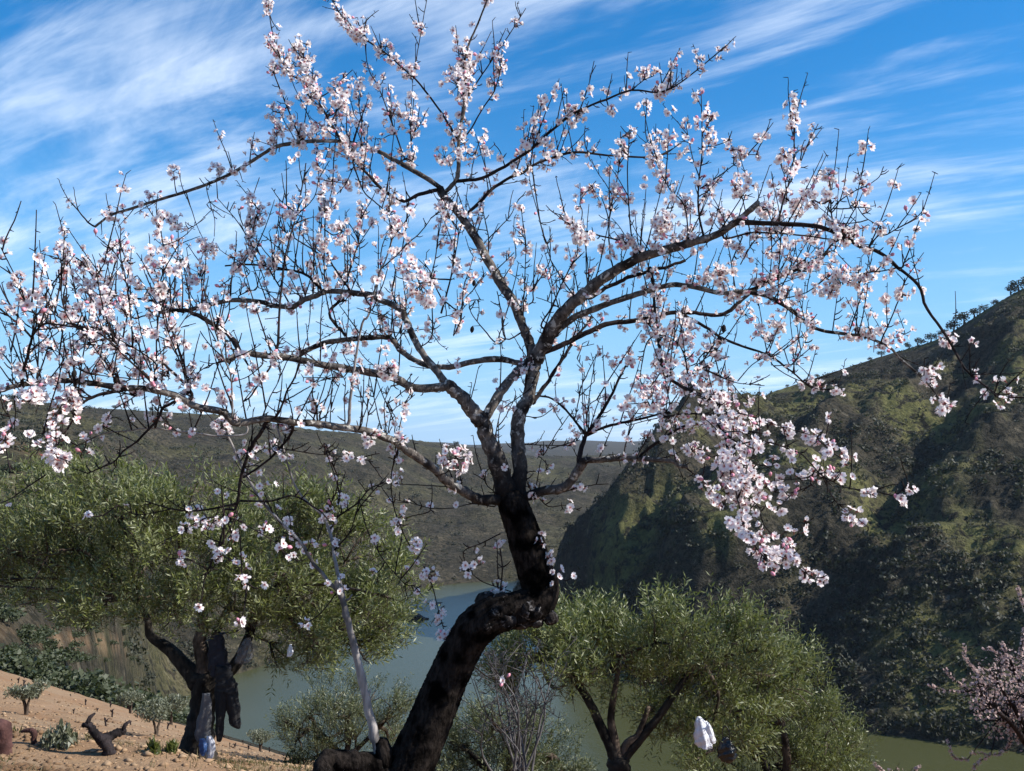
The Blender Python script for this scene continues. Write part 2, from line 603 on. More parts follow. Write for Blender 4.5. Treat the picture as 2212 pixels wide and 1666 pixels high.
def layers(x, y):
    yy = np.maximum(y, 1e-3)
    u = np.clip(x / yy, -1.6, 1.6)
    d = yy
    # --- left and middle hill
    df = sinterp(u, [-1.6, -0.7, -0.514, -0.46, -0.42, -0.385, -0.35, -0.328, -0.279, -0.227, -0.17, -0.11, -0.05, 0.02, 0.1, 1.6],
                   [70, 80, 95, 110, 130, 190, 312, 331, 366, 392, 470, 590, 628, 640, 680, 760])
    zf = sinterp(u, [-1.6, -0.514, -0.46, -0.42, -0.385, -0.35, 1.6], [-10, -20, -24.5, -32, -50, -80, -80])
    dc = sinterp(u, [-1.6, -0.3, -0.2, -0.1, 0, 0.1, 1.6], [850, 900, 1000, 1150, 1300, 1450, 1600])
    zc = sinterp(u, _L[:, 0], _L[:, 1]) * dc
    t = (d - df) / (dc - df)
    tc = np.clip(t, 0, 1)
    zl = zf + (zc - zf) * (0.25 * tc + 0.75 * tc ** 0.82)
    zl = np.where(t > 1, zc - 0.22 * (d - dc), zl)
    zl = np.where(t < 0, zf - 0.5 * (df - d), zl)
    env = np.clip(tc * 6, 0, 1) * np.clip((1.0 - tc) * 3.5, 0.06, 1)
    zl = zl + np.clip((d - 100) / 30, 0, 1) * np.clip((420 - d) / 100, 0, 1) * fbm(x / 13, y / 13, 3) * 1.6
    zl = zl + env * (fbm(x / 170, y / 170, 5, True) * 15 - 4 + fbm(x / 30, y / 30, 3) * 2.2 + fbm(x / 8, y / 8, 3) * 1.2)
    # --- right hill
    rf = sinterp(u, [0, 0.035, 0.06, 0.11, 0.183, 0.25, 0.346, 0.43, 0.514, 0.7, 1.6],
                   [600, 505, 440, 385, 338, 316, 294, 282, 272, 255, 200])
    rc = sinterp(u, [0, 0.05, 0.11, 0.16, 0.205, 0.246, 0.30, 0.373, 0.43, 0.514, 0.7, 1.6],
                   [610, 575, 585, 600, 620, 640, 650, 645, 640, 615, 600, 560])
    rz = sinterp(u, _Rr[:, 0], _Rr[:, 1]) * rc
    s = (d - rf) / (rc - rf)
    sc = np.clip(s, 0, 1)
    zr = WATER_Z + (rz - WATER_Z) * (0.55 * sc + 0.45 * sc ** 0.7)
    zr = np.where(s > 1, rz - 0.5 * (d - rc), zr)
    zr = np.where(s < 0, WATER_Z - 0.5 * (rf - d), zr)
    env = np.clip(sc * 7, 0, 1) * np.clip((1.0 - sc) * 5, 0.04, 1)
    # steep spurs running down to the river, their left flanks in shade
    for (ua, ta, ub, tb, hgt, sig) in ((0.215, 0.80, 0.085, 0.10, 34, 17), (0.165, 0.80, 0.062, 0.20, 30, 14),
                                       (0.285, 0.60, 0.165, 0.12, 24, 15), (0.36, 0.66, 0.25, 0.2, 18, 14),
                                       (0.45, 0.80, 0.33, 0.30, 15, 15), (0.52, 0.6, 0.40, 0.18, 14, 14)):
        uu = ua + (ub - ua) * np.clip((ta - sc) / (ta - tb), -0.25, 1.3)
        cross = (u - uu) * d * 0.8
        cross = cross + 7 * fbm(x / 60, y / 60, 3)
        w = np.clip((sc - tb + 0.12) / 0.15, 0, 1) * np.clip((ta + 0.1 - sc) / 0.2, 0, 1)
        zr = zr + hgt * w * np.exp(-(np.where(cross < 0, cross * 1.5, cross * 0.7) / sig) ** 2)
    zr = zr + env * (fbm(x / 95 + 3, y / 95, 5, True) * 17 - 5 + np.clip((.24 - u) / .08, 0, 1) * (fbm(x / 34, y / 34 + 7, 4, True) * 11 - 3) + fbm(x / 22, y / 22, 3) * 1.8 + fbm(x / 7, y / 7, 3) * 1.5)
    # old terraces
    st = 4.2
    ter = np.clip((u - 0.22) / 0.10, 0, 1) * np.clip(fbm(x / 120, y / 120 + 4, 2) * 2.2 + 0.75, 0, 1)
    fr = zr / st + 0.5 * fbm(x / 70, y / 70, 2)
    ph = fr - np.floor(fr)
    zr = zr + ter * st * 0.85 * (np.clip((ph - 0.62) / 0.38, 0, 1) ** 1.0 - ph) * np.clip(sc * 5, 0, 1) * np.clip((1 - sc) * 12, 0, 1)
    zr = np.where(u < 0.0, -300, zr)
    # --- far ridges
    dcf = 5200 + 500 * np.sin(u * 9)
    rfar = 0.0125 + 0.010 * fbm(u * 6 + 1.3, u * 0 + 2.1, 3)
    tf = np.clip((d - 2200) / (dcf - 2200), 0, 1)
    zfar = -60 + (rfar * dcf + 60) * tf
    zfar = np.where(d > dcf, rfar * dcf - 0.1 * (d - dcf), zfar)
    zfar = zfar + 20 * fbm(x / 500, y / 500, 4, True) * tf * (1 - tf) * 3
    zfar = np.where(d < 2200, -300, zfar)
    ok = y > 30
    return np.where(ok, zl, -300), np.where(ok, zr, -300), np.where(ok, zfar, -300)


def height(x, y, which=False):
    zn = near_z(x, y)
    zl, zr, zf = layers(x, y)
    Z = np.stack([zn, zl, zr, zf])
    z = Z.max(0)
    z = np.maximum(z, -92 + 3 * fbm(x / 40, y / 40, 2))
    if which:
        return z, Z.argmax(0)
    return z


def hz(x, y):
    return float(height(np.array([float(x)]), np.array([float(y)]))[0])


def build_land():
    th = np.concatenate([np.linspace(-PI, -0.62, 60)[:-1], np.linspace(-0.62, 0.62, 600), np.linspace(0.62, PI, 60)[1:]])
    rows = np.concatenate([np.geomspace(0.4, 14, 150)[:-1], np.geomspace(14, 120, 130)[:-1], np.geomspace(120, 240, 40)[:-1],
                           np.linspace(240, 720, 290)[:-1], np.geomspace(720, 1700, 80)[:-1], np.geomspace(1700, 16000, 50)])
    # depth rows are measured along y in front, radially elsewhere
    c = np.maximum(np.cos(th), 0.55)
    Rr = rows[:, None] / c[None, :]
    X = Rr * np.sin(th)[None, :]
    Y = Rr * np.cos(th)[None, :]
    Z, W = height(X.ravel(), Y.ravel(), True)
    n, m = X.shape
    V = np.stack([X.ravel(), Y.ravel(), Z], -1)
    i = np.arange(n - 1)[:, None] * m
    j = np.arange(m - 1)[None, :]
    q = np.stack([i + j, i + j + 1, i + m + j + 1, i + m + j], -1).reshape(-1, 4)
    # close the seam behind the camera and the middle
    V = np.concatenate([V, [(0, 0, hz(0, 0.05))]])
    mid = len(V) - 1
    jj = np.arange(m - 1)
    tri = np.stack([np.full(m - 1, mid), jj + 1, jj], -1)
    me = mesh_from('ground', V, q, tri, [M_LAND])
    # what the ground is made of: bare tilled soil near by, green grass, rock
    xs, ys = V[:, 0], V[:, 1]
    zz = V[:, 2]
    dd = np.hypot(xs, ys)
    soil = np.zeros(len(V))
    Wn = np.concatenate([W, [0]])
    soil[Wn == 0] = np.clip((88 - dd[Wn == 0] + 14 * fbm(xs[Wn == 0] / 14, ys[Wn == 0] / 14, 3)) / 10, 0, 1)
    # a dirt track on the bank beyond the field
    u = xs / np.maximum(ys, 1)
    r = zz / np.maximum(ys, 1)
    tr = np.exp(-((r + 0.185 + 0.10 * (u + 0.42)) / 0.009) ** 2) * np.clip((u + 0.62) / .05, 0, 1) * np.clip((-0.35 - u) / .05, 0, 1) * (dd > 80) * (dd < 260) * np.clip(fbm(xs / 16 + 4, ys / 16, 3) * 3 + .55, 0, 1)
    soil = np.maximum(soil, 0.6 * np.where(fbm(xs / 9, ys / 9, 2) > -0.1, tr, tr * 0.3))
    soil = np.maximum(soil, 0.25 * (Wn == 1) * np.clip(fbm(xs / 60 + 9, ys / 60, 3) * 3 - 1.0, 0, 1) * (u < -0.2))
    grass = np.clip(fbm(xs / 55 + 2.7, ys / 55 + 1.1, 4) * 3.2 + 0.10, 0, 1) * (Wn == 2)
    grass = np.maximum(grass, 0.35 * (Wn == 1) * np.clip(fbm(xs / 80, ys / 80, 3) * 2 + 0.2, 0, 1))
    at_ = me.color_attributes.new('cover', 'FLOAT_COLOR', 'POINT')
    dat = np.stack([soil, grass, np.clip(dd / 4000, 0, 1), np.ones(len(V))], -1).astype(np.float32)
    at_.data.foreach_set('color', dat.ravel())
    o = link('ground', me)
    tag(o, kind='structure')
    return o


def land_material():
    m, t, b = material('land')
    tc = t.new('ShaderNodeTexCoord')
    p = tc.outputs['Object']
    at_ = t.new('ShaderNodeVertexColor')
    at_.layer_name = 'cover'
    sep = t.new('ShaderNodeSeparateColor')
    t.link(at_.outputs[0], sep.inputs[0])
    soil, grass = sep.outputs[0], sep.outputs[1]
    # soil: tan, orange patches, crumbs and small stones
    n1 = t.noise(p, 0.35, 4, 0.55)
    n2 = t.noise(p, 5.0, 6, 0.7)
    n3 = t.noise(p, 38.0, 4, 0.7)
    cs = t.ramp(n1, [(0.3, (0.25, 0.13, 0.062)), (0.5, (0.27, 0.172, 0.098)), (0.72, (0.31, 0.225, 0.138))])
    cs = t.mix(t.smooth(n2, 0.42, 0.66, 0, 0.7), cs, (0.22, 0.14, 0.085))
    n4 = t.noise(p, 1.3, 4, 0.6)
    cs = t.mix(t.smooth(n4, 0.5, 0.7, 0, 0.5), cs, (0.30, 0.20, 0.125))
    cs = t.mix(t.smooth(n3, 0.62, 0.72, 0, 0.6), cs, (0.58, 0.50, 0.40))
    cs = t.mix(t.smooth(n3, 0.40, 0.30, 0, 0.5), cs, (0.16, 0.10, 0.06))
    # hill: dry brown scrub land, green grass
    h1 = t.noise(p, 0.045, 5, 0.62)
    h2 = t.noise(p, 0.5, 5, 0.7)
    ch = t.ramp(h1, [(0.32, (0.028, 0.025, 0.018)), (0.5, (0.056, 0.048, 0.033)), (0.70, (0.092, 0.078, 0.052))])
    ch = t.mix(t.smooth(h2, 0.46, 0.57, 0, 0.85), ch, (0.016, 0.016, 0.011))
    h3 = t.noise(p, 0.16, 5, 0.7, 0.5)
    ch = t.mix(t.smooth(h3, 0.54, 0.62, 0, 0.75), ch, (0.013, 0.014, 0.010))
    ch = t.mix(t.smooth(h3, 0.40, 0.33, 0, 0.6), ch, (0.17, 0.145, 0.105))
    cg = t.mix(t.smooth(h2, 0.42, 0.58), (0.165, 0.160, 0.055), (0.095, 0.095, 0.034))
    ch = t.mix(t.math('MULTIPLY', t.math('MULTIPLY', grass, t.smooth(h3, 0.60, 0.50)), 0.8), ch, cg)
    c = t.mix(soil, ch, cs)
    t.link(c, b.inputs['Base Color'])
    b.inputs['Roughness'].default_value = 0.95
    b.inputs['Specular IOR Level'].default_value = 0.1
    hs = t.math('ADD', t.math('MULTIPLY', n2, 0.05), t.math('MULTIPLY', n3, 0.012))
    hb = t.math('ADD', t.math('MULTIPLY', h2, 2.2), t.math('MULTIPLY', t.noise(p, 1.6, 3, 0.6), 0.5))
    hm = t.new('ShaderNodeMix')
    t.link(soil, hm.inputs[0])
    t.link(hb, hm.inputs[2])
    t.link(hs, hm.inputs[3])
    hh = hm.outputs[0]
    bn = t.new('ShaderNodeBump')
    bn.inputs['Strength'].default_value = 0.9
    bn.inputs['Distance'].default_value = 1.0
    t.link(hh, bn.inputs['Height'])
    t.link(bn.outputs[0], b.inputs['Normal'])
    return m


M_LAND = land_material()
ground = build_land()


def water_material():
    m, t, b = material('river_water')
    tc = t.new('ShaderNodeTexCoord')
    p = tc.outputs['Object']
    n = t.noise(t.mapping(p, scale=(1, 0.5, 1)), 0.55, 5, 0.6, 0.3)
    n2 = t.noise(p, 0.02, 3, 0.5)
    t.link(t.mix(n2, (0.046, 0.050, 0.019), (0.064, 0.067, 0.028)), b.inputs['Base Color'])
    b.inputs['Roughness'].default_value = 0.22
    b.inputs['Specular IOR Level'].default_value = 0.10
    t.link(t.bump(n, 0.45, 0.12), b.inputs['Normal'])
    return m


def build_water():
    xs = np.linspace(-420, 620, 27)
    ys = np.linspace(60, 900, 22)
    X, Y = np.meshgrid(xs, ys)
    V = np.stack([X.ravel(), Y.ravel(), np.full(X.size, WATER_Z)], -1)
    n, m_ = X.shape
    i = np.arange(n - 1)[:, None] * m_
    j = np.arange(m_ - 1)[None, :]
    q = np.stack([i + j, i + j + 1, i + m_ + j + 1, i + m_ + j], -1).reshape(-1, 4)
    o = link('river_water', mesh_from('river_water', V, q, None, [water_material()]))
    tag(o, kind='structure')


build_water()


# ------------------------------------------------------------------ foliage pieces
def rand_unit(g, n):
    v = g.normal(size=(n, 3))
    return v / (np.linalg.norm(v, axis=1)[:, None] + 1e-9)


def quads_at(P, A, B):
    """leaf quads: centre P, half axis A (long), half axis B (wide) -> diamond"""
    V = np.stack([P - A, P + B, P + A, P - B], 1).reshape(-1, 3)
    q = np.arange(len(P) * 4).reshape(-1, 4)
    return V, q


def clump(g, c, size, nq, leaf):
    """leafy clump of nq diamond faces inside an ellipsoid"""
    d = rand_unit(g, nq)
    rad = g.random(nq) ** 0.4
    P = d * rad[:, None] * np.asarray(size)
    P[:, 2] = np.abs(P[:, 2]) * 1.0
    lump = 0.75 + 0.5 * g.random(nq)
    P = P * lump[:, None] + np.asarray(c)
    A = rand_unit(g, nq) * leaf * (0.6 + 0.8 * g.random((nq, 1)))
    T = rand_unit(g, nq)
    B = np.cross(A, T)
    B = B / (np.linalg.norm(B, axis=1)[:, None] + 1e-9) * (np.linalg.norm(A, axis=1)[:, None] * 0.7)
    return quads_at(P, A, B)


def build_hill_scrub():
    g = np.random.default_rng(21)
    # candidates spread over the hills in view
    N = 190000
    u = g.uniform(-0.62, 0.62, N)
    d = np.exp(g.uniform(np.log(95), np.log(1500), N))
    x, y = u * d, d
    z, w = height(x, y, True)
    dens = np.clip(fbm(x / 38 + 1, y / 38, 4) * 3.0 + 0.42, 0.04, 1)
    dens = np.where(w == 1, dens * 0.8, dens + np.clip((-25 - z) / 60, 0, .4))
    dens = np.where((w == 2) & (z < -74), 1.0, dens)
    keep = (g.random(N) < dens) & (z > WATER_Z + 0.5) & ((w == 2) | (w == 1))
    # fewer far ones
    keep &= g.random(N) < np.where(w == 1, np.clip(280 / d, 0.13, 0.5), 0.55)
    x, y, z, w, d = x[keep], y[keep], z[keep], w[keep], d[keep]
    keep = d > 235
    x, y, z, w, d = x[keep], y[keep], z[keep], w[keep], d[keep]
    mb = {1: MB(), 2: MB()}
    for k in (1, 2):
        sel = w == k
        n = int(sel.sum())
        r = (0.6 + 3.3 * g.random(n) ** 2.8) * (1.0 if k == 2 else 0.85) * np.where(y[sel] > 700, 1.2, 1.0)
        nq = ((9 + 5 * r) * (1 + .3 * r) * np.where(d[sel] < 420, 1.0, 0.62)).astype(int)
        idx = np.repeat(np.arange(n), nq)
        N_ = len(idx)
        dv = rand_unit(g, N_)
        rr = r[idx]
        P = dv * (g.random(N_) ** 0.4 * rr * (.75 + .5 * g.random(N_)))[:, None]
        P[:, 2] = np.abs(P[:, 2]) * (0.7 + 0.4 * g.random(n))[idx] - .15 * rr
        P += np.stack([x[sel], y[sel], z[sel]], -1)[idx]
        A = rand_unit(g, N_) * (np.minimum(rr * .30, .28 + .09 * rr) * (.6 + .8 * g.random(N_)))[:, None]
        B = np.cross(A, rand_unit(g, N_))
        B = B / (np.linalg.norm(B, axis=1)[:, None] + 1e-9) * (np.linalg.norm(A, axis=1)[:, None] * .7)
        mb[k].add(*quads_at(P, A, B))
        print('scrub', k, n, N_)
    for k, lab in ((2, 'dark low scrub covering the steep slope right of the river'),
                   (1, 'grey green scrub dotting the hills left of the river')):
        o = link('hill_scrub', mb[k].mesh('hill_scrub', [M_SCRUB], False))
        tag(o, lab, 'scrub', None, 'stuff')


build_hill_scrub()


def bush_mesh(name, g, size, nq, leaf, mat, lobes=5):
    mb = MB()
    for k in range(lobes):
        o = rand_unit(g, 1)[0] * np.asarray(size) * 0.5
        o[2] = abs(o[2]) * 0.9
        V, q = clump(g, o, np.asarray(size) * (0.45 + 0.25 * g.random()), nq // lobes, leaf)
        mb.add(V, q)
    return mb.mesh(name, [mat], False)


def far_tree_mesh(name, g, h, mat):
    """small evergreen tree seen from far: short trunk and a lumpy crown"""
    tr = MB()
    tr.tube([(0, 0, -0.1), (0.05 * h, 0, 0.2 * h), (0.02 * h, 0.03 * h, 0.4 * h)], [0.07 * h, 0.05 * h, 0.03 * h], 6)
    cr = MB()
    for k in range(6):
        o = rand_unit(g, 1)[0] * np.array((0.30, 0.30, 0.16)) * h + np.array((0, 0, 0.44 * h))
        d = rand_unit(g, 46)
        P = o + d * (g.random((46, 1)) ** 0.4) * np.array((0.27, 0.27, 0.25)) * h
        A = rand_unit(g, 46) * 0.065 * h
        B = np.cross(A, rand_unit(g, 46)) * 0.8
        cr.add(*quads_at(P, A, B))
    return tr.mesh('trunk', [M_OLIVE_BARK]), cr.mesh('crown', [mat], False)


ORD = ['first', 'second', 'third', 'fourth', 'fifth', 'sixth', 'seventh', 'eighth', 'ninth', 'tenth', 'eleventh', 'twelfth',
       'thirteenth', 'fourteenth', 'fifteenth', 'sixteenth', 'seventeenth', 'eighteenth']


def build_skyline_trees():
    g = np.random.default_rng(33)
    kinds = [far_tree_mesh('far_tree', g, 1.0, M_SCRUB) for _ in range(4)]
    # places on the crests, found where the photograph shows crowns against the sky
    spots = [(1905, 5.0), (1880, 3.2), (1965, 5.5), (1985, 7.0), (2012, 7.5), (2040, 6.5), (2062, 9.0), (2085, 10.0), (2108, 8.0),
             (2130, 6.0), (2152, 5.0), (2190, 8.0), (2207, 9.5), (2225, 9.0), (1765, 3.5), (1700, 2.6), (1640, 3.0), (1560, 3.0)]
    order = sorted(range(len(spots)), key=lambda k: spots[k][0])
    for i, (vx, h) in enumerate(spots):
        u0 = uv_r(vx, 800)[0]
        ds = np.linspace(520, 680, 120)
        z = height(u0 * ds, ds)
        k = int(np.argmax(z / ds))
        d = ds[k]
        root = empty('hilltop_tree', (u0 * d, d, z[k] - 0.3))
        tm, cm = kinds[i % 4]
        for nm, me in (('trunk', tm), ('crown', cm)):
            link(nm, me, root)
        root.scale = (h * 1.15, h * 1.15, h)
        root.rotation_euler = (0, 0, g.random() * 6)
        tag(root, 'dark evergreen tree on the right hill crest, %s from the right edge' % ORD[len(spots) - 1 - order.index(i)], 'tree', 'trees along the right hill crest')
    for i, (vx, h) in enumerate([(12, 9), (35, 12), (60, 10), (85, 8), (250, 7), (330, 8), (362, 7), (395, 7), (425, 8), (460, 9), (500, 7), (690, 8), (720, 7), (985, 9)]):
        u0 = uv_r(vx, 890)[0]
        ds = np.linspace(700, 1500, 160)
        z = height(u0 * ds, ds)
        k = int(np.argmax(z / ds))
        d = ds[k]
        root = empty('hilltop_tree', (u0 * d, d, z[k] - 0.5))
        tm, cm = kinds[i % 4]
        for nm, me in (('trunk', tm), ('crown', cm)):
            link(nm, me, root)
        root.scale = (h * 1.0, h * 1.0, h * .75)
        root.rotation_euler = (0, 0, g.random() * 6)
        tag(root, 'small dark tree on the left hill skyline, %s from the left edge' % ORD[i], 'tree', 'trees along the left hill skyline')


build_skyline_trees()

# ------------------------------------------------------------------ the almond tree
K_ = 2592 / 2212.0
CROPS = {'V': (0, 0, 1 / K_ * K_ * 1.0), }


def _crop(x0, y0, w, outw):
    s = outw / w
    return lambda x, y: ((x0 + x / s) / K_, (y0 + y / s) / K_)


CR = {'V': lambda x, y: (x, y),
      'A': _crop(0, 550, 500, 2082), 'B': _crop(450, 450, 500, 2082), 'C': _crop(850, 450, 500, 2082),
      'D': _crop(550, 800, 500, 2082), 'E': _crop(0, 900, 500, 2082), 'F': _crop(1350, 650, 500, 2082),
      'G': _crop(1850, 350, 500, 2082), 'K': _crop(700, 1400, 800, 2212), 'M': _crop(1000, 800, 700, 1944),
      'N': _crop(1700, 650, 892, 1981), 'P': _crop(600, 0, 800, 2212), 'Q': _crop(0, 300, 900, 1666),
      'R': _crop(1300, 100, 1100, 2212), 'S': _crop(1550, 800, 800, 1904), 'T': _crop(0, 950, 1100, 2212)}

TREE_D = 4.5
